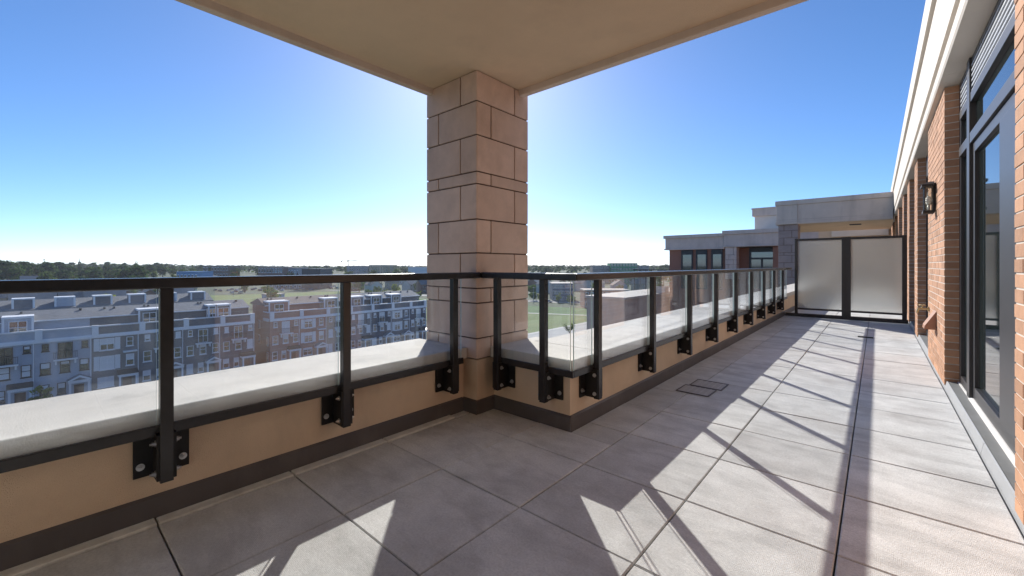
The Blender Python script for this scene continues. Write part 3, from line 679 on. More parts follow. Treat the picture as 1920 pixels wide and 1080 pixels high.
def townhouse(y0, y1, wall, label, layout='A', pod=None, gable=True, roof='shingle', fmv='trim', side=None, endcap=None, seed=0):
    rnd = random.Random(seed)
    t = thing('townhouse', label, 'townhouse', (XT - 5, (y0 + y1) / 2, -18.5), 'townhouses in the two rows across the street')
    b = MB(); b.box(XT - 11, XT, y0, y1, -18.6, -9.25); b.box(XT - 9.5, XT - 3.2, y0, y1, -9.249, -6.75); b.build('wall', W[wall], t)
    # parapet: cornice, panel, rail, pilasters
    a = MB(); a.box(XT - .25, XT + .25, y0, y1, -9.55, -9.251); a.box(XT - .2, XT + .12, y0, y1, -9.25, -9.05); a.build('cornice', M['trim'], t)
    BX(XT - .16, XT - .02, y0, y1, -9.049, -7.931).build('parapet_panel', W[wall], t)
    a = MB(); a.box(XT - .22, XT + .12, y0, y1, -7.93, PARA); a.build('parapet_rail', M['trim'], t)
    def pil(yc, wd): return BX(XT - .28, XT + .22, yc - wd / 2, yc + wd / 2, -9.249, PARA + .06).build('pilaster', M['trim'], t)
    pil(y0 + .36, .7)
    if endcap: pil(y1 - .36, .7)
    # roof behind the terrace
    r = MB(); e0, rd, bk = XT - 2.7, XT - 6.6, XT - 11.2
    r.extrude([(e0, y0, -6.76), (e0, y0, -6.62), (rd, y0, -5.45), (bk, y0, -6.62), (bk, y0, -6.76)], (0, y1 - y0, 0)); ro = r.build('roof', M[roof], t, fix=True)
    BX(e0, e0 + .12, y0, y1, -6.80, -6.63).build('gutter', M['trim'], t)
    vm = MB()
    for k in range(2):
        yv = y0 + rnd.uniform(.8, y1 - y0 - .8); vm.box(rd + .8, rd + 1.05, yv, yv + .25, -5.75, -5.45)
    vm.build('roof_vent', M['frame'], ro)
    if pod is not None:
        for (p0, p1) in pod:
            d = MB(); d.box(XT - 6.5, XT - 2.3, p0, p1, -9.2, -6.15); d_ = d.build('dormer', W[wall], t)
            c = MB(); c.box(XT - 6.6, XT - 2.18, p0 - .12, p1 + .12, -6.149, -5.88); c.box(XT - 2.3, XT - 2.2, p0 - .1, p0 + .14, -9.2, -6.15); c.box(XT - 2.3, XT - 2.2, p1 - .14, p1 + .1, -9.2, -6.15); c.build('dormer_trim', M['trim'], d_)
            ym = (p0 + p1) / 2; win(d_, ym - .85, ym + .85, -8.3, -6.5, 'trim', 0, x=XT - 2.3)
    dn = MB(); dn.cyl((XT + .07, y1 - .12, -9.56), (XT + .07, y1 - .12, -18.4), .06, n=6); dn.build('downspout', M['trim'], t)
    def bl(): return rnd.choice([0, 0, .25, .35, .5, .5, .75, 1.0])
    L = y1 - y0; s = L / 5.3
    if layout == 'A':
        win(t, y0 + .62 * s, y0 + 1.25 * s, -10.75, -9.75, fmv, bl()); win(t, y0 + 4.3 * s, y0 + 4.95 * s, -10.75, -9.75, fmv, bl())
        win(t, y0 + 2.05 * s, y0 + 3.45 * s, -12.0, -9.75, fmv, rnd.choice([0, .4, 1]), grid=True); balcony(t, y0 + 1.65 * s, y0 + 3.9 * s, -12.0)
        for a_, b_ in ((.45, 1.4), (2.25, 3.2), (4.1, 5.0)): win(t, y0 + a_ * s, y0 + b_ * s, -14.0, -12.9 + .55, fmv, bl())
        win(t, y0 + 2.0 * s, y0 + 2.8 * s, -17.0, -15.4, fmv, bl()); porch(t, y0 + 3.0 * s, y0 + 5.1 * s, -15.1, gable)
        win(t, y0 + .4 * s, y0 + 1.3 * s, -17.0, -15.4, fmv, bl())
    else:
        for z0, z1 in ((-11.5, -9.75), (-14.4, -12.4)):
            win(t, y0 + .85 * s, y0 + 2.45 * s, z0, z1, 'trim', bl())
            sh = MB(); 
            BX(XT, XT + .07, y0 + .2 * s, y0 + .82 * s, z0 - .05, z1 + .05).build('shutter', M['blind'], t); BX(XT, XT + .07, y0 + 2.5 * s, y0 + 3.1 * s, z0 - .05, z1 + .05).build('shutter', M['blind'], t)
        win(t, y0 + 3.8 * s, y0 + 4.6 * s, -11.2, -9.8, fmv, bl()); BX(XT, XT + .7, y0 + 3.4 * s, y0 + 5.0 * s, -12.1, -11.9).build('awning', M['trim'], t)
        win(t, y0 + 3.75 * s, y0 + 4.7 * s, -14.2, -12.45, 'trim', rnd.choice([.5, 1]))
        win(t, y0 + .6 * s, y0 + 2.4 * s, -17.0, -15.5, 'trim', bl()); porch(t, y0 + 2.8 * s, y0 + 5.0 * s, -15.2, gable)
    if side:
        c = MB(); c.box(XT - 3.1, XT - .29, y0 - .2, y0 - .002, -9.55, -9.05); c.box(XT - 3.1, XT - .29, y0 - .16, y0 - .002, -7.93, PARA); c.build('side_cornice', M['trim'], t)
        BX(XT - 3.1, XT - .29, y0 + .0, y0 + .14, -9.049, -7.931).build('side_parapet', W[wall], t)
        for (x_, z_) in ((XT - 1.6, -14.3), (XT - 1.6, -17.2), (XT - 6, -14.3), (XT - 6, -11.4)):
            f = MB(); f.box(x_, x_ + .9, y0 - .05, y0, z_, z_ + 1.7); wo = f.build('window', M['trim'], t); BX(x_ + .1, x_ + .8, y0 - .07, y0 - .051, z_ + .1, z_ + 1.6).build('window_pane', M['hglass'], wo)
    return t
townhouse(-10.6, -5.2, 'brown', 'dark townhouse at the very left end of the near row, mostly out of frame', 'B', seed=9)
townhouse(-5.2, .26, 'grey', 'pale grey rendered townhouse with a rooftop dormer at the left edge of the picture', 'A', [(-2.6, .1)], False, fmv='frame', seed=1)
townhouse(.26, 5.79, 'grey', 'pale grey rendered townhouse with a gabled porch and a small tree before it', 'A', None, True, fmv='frame', seed=2)
townhouse(5.79, 11.04, 'brown', 'dark brick townhouse with pairs of pale blue shuttered windows in the left row', 'B', None, False, seed=3)
townhouse(11.04, 16.59, 'brown', 'dark grey brown townhouse with a rooftop dormer beside the pale shutters', 'A', [(11.3, 13.9)], True, seed=4)
townhouse(16.59, 21.77, 'dark', 'charcoal brick townhouse with a gabled porch, beside the end house of the left row', 'A', [(20.6, 21.7)], True, seed=5)
townhouse(21.77, 27.12, 'dark', 'charcoal brick townhouse at the right end of the left row, next to the gap', 'A', [(21.78, 23.9)], False, endcap=True, seed=6)
townhouse(29.74, 35.2, 'red', 'red brick corner townhouse with its bare side wall facing the gap', 'A', [(30.4, 34.0)], False, 'bshingle', side=True, seed=7)
townhouse(35.2, 40.6, 'red', 'red brick townhouse with white shutters, second from the gap', 'B', None, True, 'bshingle', seed=8)
townhouse(40.6, 45.64, 'beige', 'beige brick townhouse in the right row, its rooftop dormer seen left of a railing post', 'A', [(41.2, 44.2)], True, 'bshingle', seed=10)
townhouse(45.64, 50.9, 'slate', 'slate grey townhouse just right of the second railing post, with a dormer', 'A', [(47.2, 50.3)], False, seed=11)
townhouse(50.9, 56.19, 'dark', 'charcoal townhouse with a gabled porch and dormer, third from the right end of the row', 'A', [(52.2, 55.0)], True, seed=12)
townhouse(56.19, 61.31, 'brown', 'dark townhouse with shutters and dormer, second from the right end of the row', 'B', [(57.6, 60.3)], True, seed=13)
townhouse(61.31, 66.34, 'dark', 'charcoal townhouse ending the right row beside the column', 'A', None, False, endcap=True, seed=14)

def rear_house(y0, y1, wall, label):
    XR = -121.0; t = thing('rear_townhouse', label, 'townhouse', (XR - 5, (y0 + y1) / 2, -18.5), 'townhouses in the row behind')
    BX(XR - 10, XR, y0, y1, -18.6, -7.4).build('wall', W[wall], t)
    r = MB(); r.extrude([(XR + .3, y0, -7.4), (XR + .3, y0, -7.2), (XR - 5, y0, -5.6), (XR - 10.3, y0, -7.2), (XR - 10.3, y0, -7.4)], (0, y1 - y0, 0)); r.build('roof', M['shingle'], t, fix=True)
    d = BX(XR - 3.5, XR - .6, y0 + 1.2, y0 + 3.9, -7.39, -5.3).build('roof_terrace', W[wall], t)
    c = MB(); c.box(XR - 3.6, XR - .5, y0 + 1.1, y0 + 4.0, -5.299, -5.08); c.box(XR - .59, XR - .5, y0 + 1.1, y0 + 1.4, -7.1, -5.3); c.box(XR - .59, XR - .5, y0 + 3.7, y0 + 4.0, -7.1, -5.3); c.build('terrace_trim', M['trim'], d)
    for a in (.6, 2.1, 3.6):
        f = BX(XR, XR + .06, y0 + a, y0 + a + 1.0, -9.8, -8.3).build('window', M['trim'], t); BX(XR + .061, XR + .08, y0 + a + .1, y0 + a + .9, -9.7, -8.4).build('window_pane', M['hglass'], f)
for k, c_ in enumerate(('grey', 'slate', 'grey', 'dark', 'slate', 'grey', 'slate')):
    rear_house(-9 + 5.4 * k, -3.6 + 5.4 * k, c_, ('%s roofed townhouse in the second row, %s behind the first row' % (('grey', 'blue grey', 'pale grey', 'charcoal', 'slate', 'light', 'dusky')[k], ('first from the left', 'second from the left', 'third from the left', 'fourth from the left', 'fifth from the left', 'sixth from the left', 'last on the right')[k])))

# ---- vegetation
def leafmat(name, col):
    m = mat(name, col, .85, var=.45, scale=.55, objvar=.28, island=.25, spec=.2); t = m.node_tree; N = t.nodes; p = N['Principled BSDF']
    tl = N.new('ShaderNodeBsdfTranslucent'); mx = N.new('ShaderNodeMixShader'); mx.inputs[0].default_value = .42
    src = p.inputs['Base Color'].links[0].from_socket
    gn = N.new('ShaderNodeVectorMath'); gn.operation = 'MULTIPLY'; gn.inputs[1].default_value = (1.5, 1.6, .8); t.links.new(src, gn.inputs[0]); t.links.new(gn.outputs[0], tl.inputs[0])
    t.links.new(p.outputs[0], mx.inputs[1]); t.links.new(tl.outputs[0], mx.inputs[2]); t.links.new(mx.outputs[0], N['Material Output'].inputs[0]); return m
M['leaf_d'] = leafmat('dark_green_leaves', (.042, .072, .03)); M['leaf_g'] = leafmat('mid_green_leaves', (.075, .115, .03)); M['leaf_y'] = leafmat('yellow_green_leaves', (.19, .21, .045)); M['leaf_o'] = leafmat('russet_leaves', (.15, .085, .035))
M['bark'] = mat('bark', (.07, .055, .042), .95, var=.3, scale=8)
def crown_mb(rnd, h, rad, nclump, per, leaf, kind='broad'):
    mb = MB(); z0 = h * .10
    for c in range(nclump):
        while True:
            p = Vector((rnd.uniform(-1, 1), rnd.uniform(-1, 1), rnd.uniform(-1, 1)))
            if .25 < p.length < 1: break
        if kind == 'cone':
            t = rnd.random() ** 1.5; rr = rad * (1 - t) * rnd.uniform(.4, 1); a = rnd.uniform(0, 6.283); cpos = Vector((rr * math.cos(a), rr * math.sin(a), h * .12 + t * h * .86)); cr = rad * .3 * (1.1 - t)
        else:
            p *= .72 + .28 * rnd.random(); cpos = Vector((p.x * rad * .8, p.y * rad * .8, z0 + (h - z0) * (.5 + .42 * p.z))); cr = rad * rnd.uniform(.2, .38)
        for k in range(per):
            d = Vector((rnd.gauss(0, 1), rnd.gauss(0, 1), rnd.gauss(0, 1))).normalized() * cr * rnd.uniform(.55, 1.05)
            q = cpos + Vector((d.x, d.y, d.z * .8)); s_ = leaf * rnd.uniform(.6, 1.3)
            n = (d.normalized() + Vector((rnd.uniform(-.5, .5), rnd.uniform(-.5, .5), rnd.uniform(-.2, .7)))).normalized()
            a = n.orthogonal().normalized(); b = n.cross(a); th_ = rnd.uniform(0, 6.28); a2 = a * math.cos(th_) + b * math.sin(th_); b2 = n.cross(a2)
            mb.poly([q - a2 * s_ * .5, q + b2 * s_ * .35 - a2 * s_ * .1, q + a2 * s_ * .55, q - b2 * s_ * .35 - a2 * s_ * .1])
    return mb
def tree_proto(name, h, rad, nclump, per, leaf, m, kind='broad', seed=1):
    rnd = random.Random(seed)
    t = thing(name, 'x', 'tree', (0, 0, 0))
    crown_mb(rnd, h, rad, nclump, per, leaf, kind).build('crown', m, t)
    tk = MB(); tk.cyl((0, 0, -.4), (.1, .05, h * .45), rad * .075, rad * .045, 7)
    for k in range(5):
        a = k * 1.3; tk.cyl((.08, .03, h * (.28 + .05 * k)), (math.cos(a) * rad * .5, math.sin(a) * rad * .5, h * (.45 + .08 * k)), rad * .035, rad * .012, 5)
    tk.build('trunk', M['bark'], t)
    return t
protos = {}
for nm, args in dict(dark=('broad_tree', 17, 7.5, 46, 26, 1.5, M['leaf_d'], 'broad', 1), dark2=('broad_tree', 14, 6.2, 42, 26, 1.3, M['leaf_d'], 'broad', 2), green=('broad_tree', 12, 5.6, 40, 24, 1.2, M['leaf_g'], 'broad', 3), green2=('broad_tree', 9.5, 4.8, 36, 24, 1.1, M['leaf_g'], 'broad', 4), yellow=('broad_tree', 8.5, 3.8, 30, 24, .9, M['leaf_y'], 'broad', 5), orange=('broad_tree', 9, 4.2, 30, 24, 1.0, M['leaf_o'], 'broad', 6), cone=('conifer_tree', 17, 3.6, 46, 22, 1.1, M['leaf_d'], 'cone', 7), small=('young_tree', 4.6, 1.5, 22, 22, .42, M['leaf_y'], 'broad', 8)).items():
    protos[nm] = [tree_proto(*args), False]
ADJ = dict(dark='tall dark green spreading tree', dark2='dark green rounded tree', green='mid green rounded tree', green2='smaller mid green bushy tree', yellow='yellow green tree', orange='russet turning tree', cone='narrow dark conifer', small='young light green tree')
def plant(kind, x, y, sc=1.0, label=None, group=None, zc=None, rot=None):
    p = protos[kind]
    if not p[1]: o = p[0]; p[1] = True
    else: o = copy_tree(p[0])
    o.location = (x, y, gz_(x, y) if zc is None else zc); o.scale = (sc, sc, sc * random.uniform(.92, 1.08)); o.rotation_euler = (0, 0, random.uniform(0, 6.28) if rot is None else rot)
    o['label'] = label or (ADJ[kind] + ' in the wooded suburb beyond the townhouse roofs'); o['group'] = group or (ADJ[kind] + 's in the wooded suburb')
    return o
rt_ = random.Random(21)
plant('small', -82.8, 1.0, 1.15, 'young light green street tree in front of the pale grey townhouse', 'young street trees by the townhouses')
# tall trees standing against the sky at the far left
for u, d, k, sc in ((14, 300, 'dark', 1.22), (46, 330, 'dark', 1.12), (-30, 310, 'dark', 1.2), (66, 340, 'dark2', 1.1), (84, 360, 'cone', .95), (110, 420, 'dark', 1.0), (140, 380, 'cone', .75), (160, 350, 'dark2', 1.0), (180, 345, 'dark', .98), (205, 420, 'dark2', 1.1), (228, 430, 'dark', .95), (256, 460, 'dark2', 1.15), (280, 480, 'dark', .95), (305, 470, 'dark2', 1.05), (412, 500, 'dark', .9), (400, 520, 'dark2', 1.0), (130, 400, 'dark2', 1.1)):
    x, y = polar(u, d); plant(k, x, y, sc, ADJ[k] + ' standing against the sky at the left horizon', ADJ[k] + 's against the left sky')
cnt = 0
while cnt < 215:
    u = rt_.choice([rt_.uniform(-70, 340), rt_.uniform(-70, 800)]); d = rt_.choice([rt_.uniform(190, 300), rt_.uniform(260, 400), rt_.uniform(330, 520), rt_.uniform(400, 640)])
    x, y = polar(u, d)
    if u > 300 and d < 420 and rt_.random() < .9: continue
    if -405 < x < -310 and 70 < y < 205: continue
    k = rt_.choice(['dark', 'dark2', 'green', 'green', 'green2', 'yellow', 'yellow', 'yellow', 'orange', 'cone'] if d > 280 else ['green2', 'yellow', 'green', 'yellow', 'green2'])
    plant(k, x, y, rt_.uniform(.75, 1.1) * (.8 if d < 300 else 1)); cnt += 1
for k_ in range(20):
    u = rt_.uniform(-10, 330); d = rt_.uniform(118, 150); x, y = polar(u, d)
    if x < -104: plant(rt_.choice(['small', 'small', 'yellow', 'green2']), x, y, rt_.uniform(.8, 1.3) * (1 if k_ % 2 else .75), 'young yellow green garden tree just behind the left townhouse roofs', 'garden trees behind the left townhouses')
# street trees along the road by the meadow, shrub on the plaza, trees behind the meadow
for k_, (u, d) in enumerate([(1000, 232), (1012, 224), (1047, 219), (1070, 214), (1094, 206), (1118, 203), (690, 262), (706, 250), (722, 258), (742, 246), (768, 250), (785, 240)]):
    x, y = polar(u, d); plant('small' if k_ % 3 else 'green2', x, y, (1.4 if k_ % 3 else .55), 'slim street tree beside the pale road past the meadow', 'street trees beside the pale road')
for k_ in range(46):
    u = rt_.uniform(640, 1240); d = rt_.uniform(265, 520); x, y = polar(u, d); k = rt_.choice(['green', 'green2', 'dark2', 'yellow', 'green2'])
    plant(k, x, y, rt_.uniform(.6, .95), ADJ[k] + ' among the houses beyond the road', ADJ[k] + 's among the houses beyond the road')
x, y = polar(459, 296); plant('green', x, y, .78, 'round dark bush-like tree on the grass by the car park', 'tree on the grass', rot=0)
# bare plaza shrub
bs_ = thing('bare_sapling', 'thin nearly leafless sapling on the grey plaza behind the glass corner', 'sapling', (-63.5, 96.8, -18.44))
b1_ = MB(); rr = random.Random(5)
b1_.cyl((-63.5, 96.8, -18.45), (-63.5, 96.8, -17.2), .07, .05, 6)
tips = []
for k in range(14):
    a = rr.uniform(0, 6.28); l = rr.uniform(1.4, 2.3); p0 = Vector((-63.5, 96.8, -17.5 + rr.uniform(0, .4))); p1 = p0 + Vector((math.cos(a) * l * .6, math.sin(a) * l * .6, l)); b1_.cyl(p0, p1, .04, .015, 5); tips += [p0.lerp(p1, f_) for f_ in (.5, .7, .85, 1)]
b1_.build('branches', M['bark'], bs_)
l1 = MB()
for p in tips:
    for k in range(7):
        q = p + Vector((rr.gauss(0, .22), rr.gauss(0, .22), rr.gauss(0, .2))); s_ = .17; a = Vector((rr.gauss(0, 1), rr.gauss(0, 1), rr.gauss(0, 1))).normalized(); b = a.orthogonal().normalized(); l1.poly([q - a * s_, q + b * s_ * .6, q + a * s_, q - b * s_ * .6])
l1.build('leaves', M['leaf_g'], bs_)
# far wood: one mass
fw = MB(); rw = random.Random(3)
for k in range(2600):
    u = rw.uniform(-160, 1500); d = rw.uniform(600, 1500) if rw.random() < .75 else rw.uniform(1500, 2600)
    x, y = polar(u, d); z = gz_(x, y); hh = rw.uniform(7, 13) * (1.12 if u < 330 else .82 if 480 < u < 980 else .95); rad = hh * rw.uniform(.45, .7)
    for j in range(16):
        a = rw.uniform(0, 6.283); f_ = rw.random(); r_ = rad * math.sqrt(1 - (f_ * .9) ** 2) * rw.uniform(.6, 1.0); q = Vector((x + r_ * math.cos(a), y + r_ * math.sin(a), z + hh * (.2 + .8 * f_))); s_ = rad * rw.uniform(.35, .6)
        n = Vector((math.cos(a), math.sin(a), .6 + f_)).normalized(); t1 = n.orthogonal().normalized(); t2 = n.cross(t1); fw.poly([q - t1 * s_, q - t2 * s_ * .7, q + t1 * s_, q + t2 * s_ * .7])
o = fw.build('far_wood', leafmat('far_wood_leaves', (.05, .078, .034))); stuff(o); tag(o, 'far wooded skyline running along the whole horizon', 'woods')

# ---- detached houses beyond the rows
HW = [mat('blue_grey_siding', (.30, .33, .38), .8), mat('pale_siding', (.50, .50, .48), .8), mat('tan_siding', (.36, .31, .25), .8), mat('red_house_siding', (.22, .11, .085), .85)]
HR = [M['shingle'], M['bshingle'], mat('blue_grey_roof', (.13, .145, .17), .9, var=.2)]
HWN = ['blue grey', 'pale', 'tan', 'red brick']; HRN = ['grey', 'brown', 'slate blue']
def gable_house(x, y, wd, dp, ang, wi, ri, where):
    z = gz_(x, y); eh = random.uniform(5.2, 6.4)
    t = thing('detached_house', '%s house with a %s gable roof %s' % (HWN[wi], HRN[ri], where), 'house', (x, y, z), '%s houses with %s roofs %s' % (HWN[wi], HRN[ri], where))
    def L(mb, name, m, par):
        o = mb.build(name, m, par); return o
    zero = thing.__name__
    ORG[t.name] = Vector((0, 0, 0))
    w_ = L(MB().extrude([(-wd/2, -dp/2, -.5), (-wd/2, dp/2, -.5), (-wd/2, dp/2, eh), (-wd/2, 0, eh + dp * .36), (-wd/2, -dp/2, eh)], (wd, 0, 0)), 'wall', HW[wi], t)
    rf = MB(); o_ = .5; k = .36 * 2
    for sg in (-1, 1):
        rf.extrude([(-wd/2 - o_, sg * (dp/2 + o_), eh - o_ * k + .02), (-wd/2 - o_, 0, eh + dp * .36 + .02), (-wd/2 - o_, 0, eh + dp * .36 + .28), (-wd/2 - o_, sg * (dp/2 + o_), eh - o_ * k + .28)], (wd + 2 * o_, 0, 0))
    r_ = rf.build('roof', HR[ri], t, fix=True)
    for zz_ in (.9, 3.6):
        for f_ in (-.3, .1, .36):
            mb = MB(); mb.box(f_ * wd - .55, f_ * wd + .55, -dp/2 - .05, -dp/2, zz_, zz_ + 1.3); wo = mb.build('window', M['trim'], t); BX(f_ * wd - .45, f_ * wd + .45, -dp/2 - .07, -dp/2 - .051, zz_ + .1, zz_ + 1.2).build('window_pane', M['hglass'], wo)
    mb = MB(); mb.box(wd/2, wd/2 + .05, -.5, .6, 3.6, 4.9); wo = mb.build('window', M['trim'], t); BX(wd/2 + .051, wd/2 + .07, -.4, .5, 3.7, 4.8).build('window_pane', M['hglass'], wo)
    BX(wd * .2, wd * .2 + .8, 1.0, 1.7, eh + dp * .36 * .5, eh + dp * .36 + .9).build('chimney', HW[3], t)
    t.rotation_euler = (0, 0, ang)
rh = random.Random(11)
for (u, d) in [(20, 178), (62, 172), (108, 180), (150, 176), (196, 182), (236, 190), (276, 186), (40, 225), (90, 230), (140, 235), (190, 228), (250, 240), (300, 236), (-20, 240), (5, 262), (172, 268), (60, 300), (330, 215), (345, 262)]:
    x, y = polar(u, d); gable_house(x, y, rh.uniform(10, 13), rh.uniform(8, 10), R(90) + rh.choice([0, R(90), 0, R(4)]), rh.choice([0, 0, 1, 2, 3]), rh.choice([0, 1, 2]), 'behind the left townhouse row')
for (u, d) in [(665, 330), (700, 300), (735, 345), (770, 320), (800, 300), (690, 410), (745, 420), (1004, 330), (1022, 300), (1050, 340), (1090, 320), (1120, 340), (1160, 300), (1200, 330), (1005, 420), (1100, 420)]:
    x, y = polar(u, d); gable_house(x, y, rh.uniform(10, 14), rh.uniform(8, 10), rh.uniform(0, 3), rh.choice([0, 1, 2, 3]), rh.choice([0, 1, 2]), 'beyond the pale road')

# ---- larger far buildings
def slab(name, label, cat, u0, u1, d, zt, dep, m, floors=0, bays=8, roofm=None, zb=None, glassm='hglass'):
    x0, y0 = polar(u0, d); x1, y1 = polar(u1, d); dx, dy = x1 - x0, y1 - y0; ln = math.hypot(dx, dy); ang = math.atan2(dy, dx)
    zb = min(gz_(x0, y0), gz_(x1, y1)) - .5 if zb is None else zb
    t = thing(name, label, cat, (x0, y0, zb)); ORG[t.name] = Vector((0, 0, 0)); hh = zt - zb
    BX(0, ln, 0, dep, 0, hh).build('wall', m, t)
    BX(-.2, ln + .2, -.2, dep + .2, hh + .001, hh + .5).build('roof_edge', roofm or M['castgrey'], t)
    for fl_ in range(floors):
        fh = hh / floors
        for k in range(bays):
            a = ln * (k + .25) / bays; b = ln * (k + .75) / bays
            mb = MB(); mb.box(a - .15, b + .15, -.1, -.001, fl_ * fh + fh * .28, fl_ * fh + fh * .85); wo = mb.build('window', M['trim'] if glassm == 'hglass' else m, t)
            BX(a, b, -.14, -.101, fl_ * fh + fh * .33, fl_ * fh + fh * .8).build('window_pane', M[glassm], wo)
    t.rotation_euler = (0, 0, ang); return t
M['green'] = mat('green_sheathing', (.02, .22, .09), .7, var=.25, scale=.15)
M['steel'] = mat('dark_blue_cladding', (.05, .075, .13), .5, var=.2, scale=.3)
M['bluemetal'] = mat('bright_blue_metal_roof', (.10, .26, .46), .5, var=.1, scale=.3)
slab('apartment_under_construction', 'apartment block under construction wrapped in bright green sheathing on the horizon', 'building', 1145, 1195, 440, 2.9, 16, M['green'], 5, 9)
slab('apartment_building', 'grey brown apartment block left of the green wrapped one on the horizon', 'building', 1111, 1144, 445, .3, 16, mat('grey_brown_cladding', (.16, .14, .135), .85), 4, 8)
slab('apartment_building', 'lower dark apartment block right of the green wrapped one on the horizon', 'building', 1196, 1217, 450, .1, 14, mat('dark_cladding', (.09, .09, .10), .85), 4, 6)
slab('office_building', 'dark blue boxy building across the road past the meadow', 'building', 1036, 1076, 232, -9.3, 18, M['steel'], 3, 9)
slab('warehouse', 'low building with a bright blue roof among the trees at left', 'building', 331, 371, 350, -4.6, 18, M['bluemetal'], 1, 6, M['bluemetal'])
slab('school_building', 'long low brown building on the horizon behind the left trees', 'building', 380, 428, 470, .2, 20, mat('brown_block', (.16, .11, .095), .9), 2, 9)
slab('shop_building', 'low pale fronted commercial building with a dark flat roof on the skyline', 'building', 566, 601, 340, -2.2, 22, mat('black_cladding', (.035, .04, .05), .6), 0, 1, M['frame'])
slab('commercial_building', 'long low red brown commercial building on the skyline left of the crane', 'building', 484, 530, 430, -1.0, 20, mat('red_brown_block', (.19, .12, .11), .9), 2, 9)
slab('commercial_building', 'low grey shed on the skyline between the brown blocks', 'building', 535, 560, 440, -1.9, 20, mat('shed_grey', (.30, .30, .32), .8), 1, 5)
slab('apartment_building', 'ochre apartment block under the tower crane', 'building', 692, 738, 600, 1.0, 18, mat('ochre_cladding', (.30, .24, .11), .85), 5, 10)
slab('apartment_building', 'grey apartment block left of the ochre one under the tower crane', 'building', 650, 690, 610, -.4, 18, mat('mid_grey_cladding', (.24, .24, .26), .85), 4, 9)
slab('warehouse', 'long white warehouse on the skyline next to the column', 'building', 765, 806, 560, -1.6, 24, mat('white_cladding', (.60, .62, .64), .7), 0, 1)
slab('shop_building', 'grey commercial building beside the car park behind the roofs', 'building', 500, 566, 345, -10.6, 20, mat('grey_block', (.27, .25, .26), .85), 2, 8)
slab('shop_building', 'white shop building at the edge of the car park', 'building', 335, 385, 385, -9.2, 16, mat('white_render', (.55, .56, .58), .8), 1, 7)
slab('site_hut', 'small white flat roofed hut standing behind the red brick roofs', 'hut', 491, 521, 205, -13.4, 6, mat('white_hut', (.55, .55, .6), .8), 1, 2)
slab('brick_building', 'brick low building past the meadow seen through the corner glass', 'building', 1096, 1180, 190, -10.5, 12, W['red'], 2, 9)
# tower crane
x, y = polar(652, 600); zb = gz_(x, y)
cr = thing('tower_crane', 'white tower crane on the horizon above the ochre apartment block', 'crane', (x, y, zb))
m1 = MB()
for dx, dy in ((0, 0), (1.4, 0), (0, 1.4), (1.4, 1.4)): m1.box(x + dx - .1, x + dx + .1, y + dy - .1, y + dy + .1, zb, 8.6)
zz_ = zb
while zz_ < 7: 
    m1.cyl((x, y, zz_), (x + 1.4, y, zz_ + 2), .07, n=4); m1.cyl((x, y, zz_ + 2), (x, y + 1.4, zz_ + 4), .07, n=4); zz_ += 2
m1.build('mast', M['greyflash'], cr)
jv = Vector((math.cos(YAW), math.sin(YAW), 0)); p0 = Vector((x + .7, y + .7, 7.6)); m2 = MB()
m2.cyl(p0 - jv * 10, p0 + jv * 17, .5, n=4); m2.cyl(p0 + Vector((0, 0, 1.4)) - jv * 0, p0 + jv * 17, .15, n=4); m2.build('jib', M['greyflash'], cr)
m3 = MB(); q = p0 - jv * 10; m3.box(q.x - 1, q.x + 1, q.y - 1, q.y + 1, 5.8, 7.2); m3.build('counterweight', M['castgrey'], cr)
BX(x + .1, x + 1.9, y - 1.2, y - .2, 6.0, 7.4).build('cab', M['hglass'], cr)

# ---- cars
CC = dict(white=(.62, .62, .62), silver=(.36, .37, .38), black=(.02, .02, .022), red=(.30, .03, .025), blue=(.05, .10, .25))
CM = {k: mat(k + '_car_paint', v, .3, var=.03) for k, v in CC.items()}
def car_proto(cname):
    t = thing('parked_car', cname + ' car parked in the far car park behind the townhouse roofs', 'car', (0, 0, 0), cname + ' cars in the far car park')
    MB().extrude([(-2.2, -.88, .35), (2.2, -.88, .35), (2.25, -.88, .75), (1.2, -.88, .92), (-2.0, -.88, .98), (-2.25, -.88, .8)], (0, 1.76, 0)).build('body', CM[cname], t, bevel=.06, fix=True)
    MB().extrude([(1.15, -.78, .93), (.5, -.7, 1.42), (-1.3, -.7, 1.45), (-1.95, -.78, .985)], (0, 1.5, 0)).build('cabin_glass', M['hglass'], t, fix=True)
    BX(-1.2, .45, -.66, .76, 1.452, 1.50).build('roof', CM[cname], t)
    for wx in (-1.35, 1.35):
        for wy in (-.9, .72): MB().cyl((wx, wy, .33), (wx, wy + .2, .33), .33, n=10).build('wheel', M['black'], t)
    return t
cp = {k: [car_proto(k), False] for k in CC}; rc = random.Random(4)
def car(k, x, y, a, z=-18.44, label=None, group=None):
    p = cp[k]; o = p[0] if not p[1] else copy_tree(p[0]); p[1] = True
    o.location = (x, y, z); o.rotation_euler = (0, 0, a)
    if label: o['label'] = label; o['group'] = group
for row, xo in enumerate((-340, -352, -368, -380)):
    for k in range(18):
        if rc.random() < .62: car(rc.choice(['white', 'white', 'silver', 'silver', 'black', 'black', 'red', 'blue']), xo + rc.uniform(-.3, .3), 92 + k * 5.4, rc.choice([0, math.pi]))
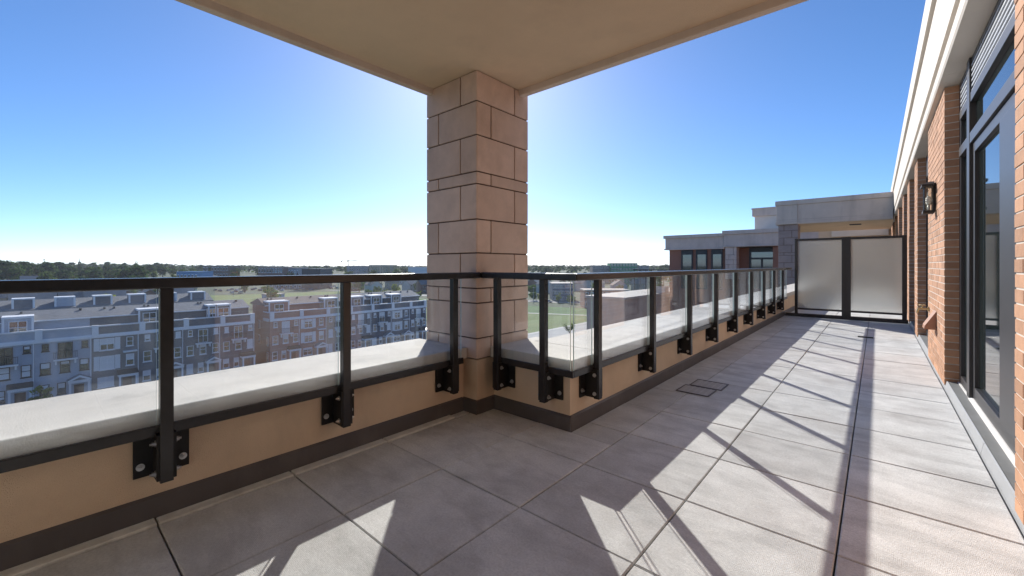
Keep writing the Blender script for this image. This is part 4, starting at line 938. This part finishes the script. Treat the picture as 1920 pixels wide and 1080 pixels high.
for k, yy in (('silver', 178), ('white', 186), ('black', 200)):
    car(k, -130 + (yy - 178) * 2.6, yy, R(17), label=k + ' car on the pale road past the meadow', group=k + ' cars on the road')
# lamp posts
for k, (u, d) in enumerate([(438, 262), (1000, 215), (1006, 226), (655, 250), (1020, 205)]):
    x, y = polar(u, d); t = thing('street_lamp', 'slim grey street lamp beside the road and car park behind the roofs', 'street lamp', (x, y, -18.5), 'street lamps behind the roofs')
    MB().cyl((x, y, -18.5), (x, y, -10.5), .12, .08, 6).build('pole', M['greyflash'], t); BX(x - .2, x + 1.3, y - .15, y + .15, -10.499, -10.35).build('lamp_head', M['greyflash'], t)
# shrub on the wing's roof terrace
x, y = polar(1241, 33); p = crown_mb(random.Random(9), 1.9, .7, 16, 22, .2, 'broad')
sb_ = thing('terrace_shrub', 'small leafy shrub in a planter on the roof terrace beside the brick wing', 'shrub', (x, y, -.95)); ORG[sb_.name] = Vector()
p.build('leaves', M['leaf_g'], sb_); MB().extrude([(-.4, -.4, 0), (.4, -.4, 0), (.4, .4, 0), (-.4, .4, 0)], (0, 0, .5)).build('planter', M['castgrey'], sb_)
for k, p in list(protos.items()):
    if not p[1]:
        for c in list(p[0].children): bpy.data.objects.remove(c)
        bpy.data.objects.remove(p[0])
for k, p in list(cp.items()):
    if not p[1]:
        for c in list(p[0].children): bpy.data.objects.remove(c)
        bpy.data.objects.remove(p[0])

# ------------------------------------------------------------------ air
hz = BX(-4700, 4700, -4700, 4700, -20, 11)
ho = hz.build('haze', [], None); ho['kind'] = 'stuff'
hm = bpy.data.materials.new('haze_air'); hm.use_nodes = True; t = hm.node_tree; t.nodes.remove(t.nodes['Principled BSDF'])
pv = t.nodes.new('ShaderNodeVolumePrincipled'); pv.inputs['Color'].default_value = (.86, .92, 1, 1); pv.inputs['Density'].default_value = .00013; pv.inputs['Anisotropy'].default_value = .2
t.links.new(pv.outputs[0], t.nodes['Material Output'].inputs['Volume']); ho.data.materials.append(hm)
tag(ho, 'faint pale haze hanging over the whole suburb', 'haze')
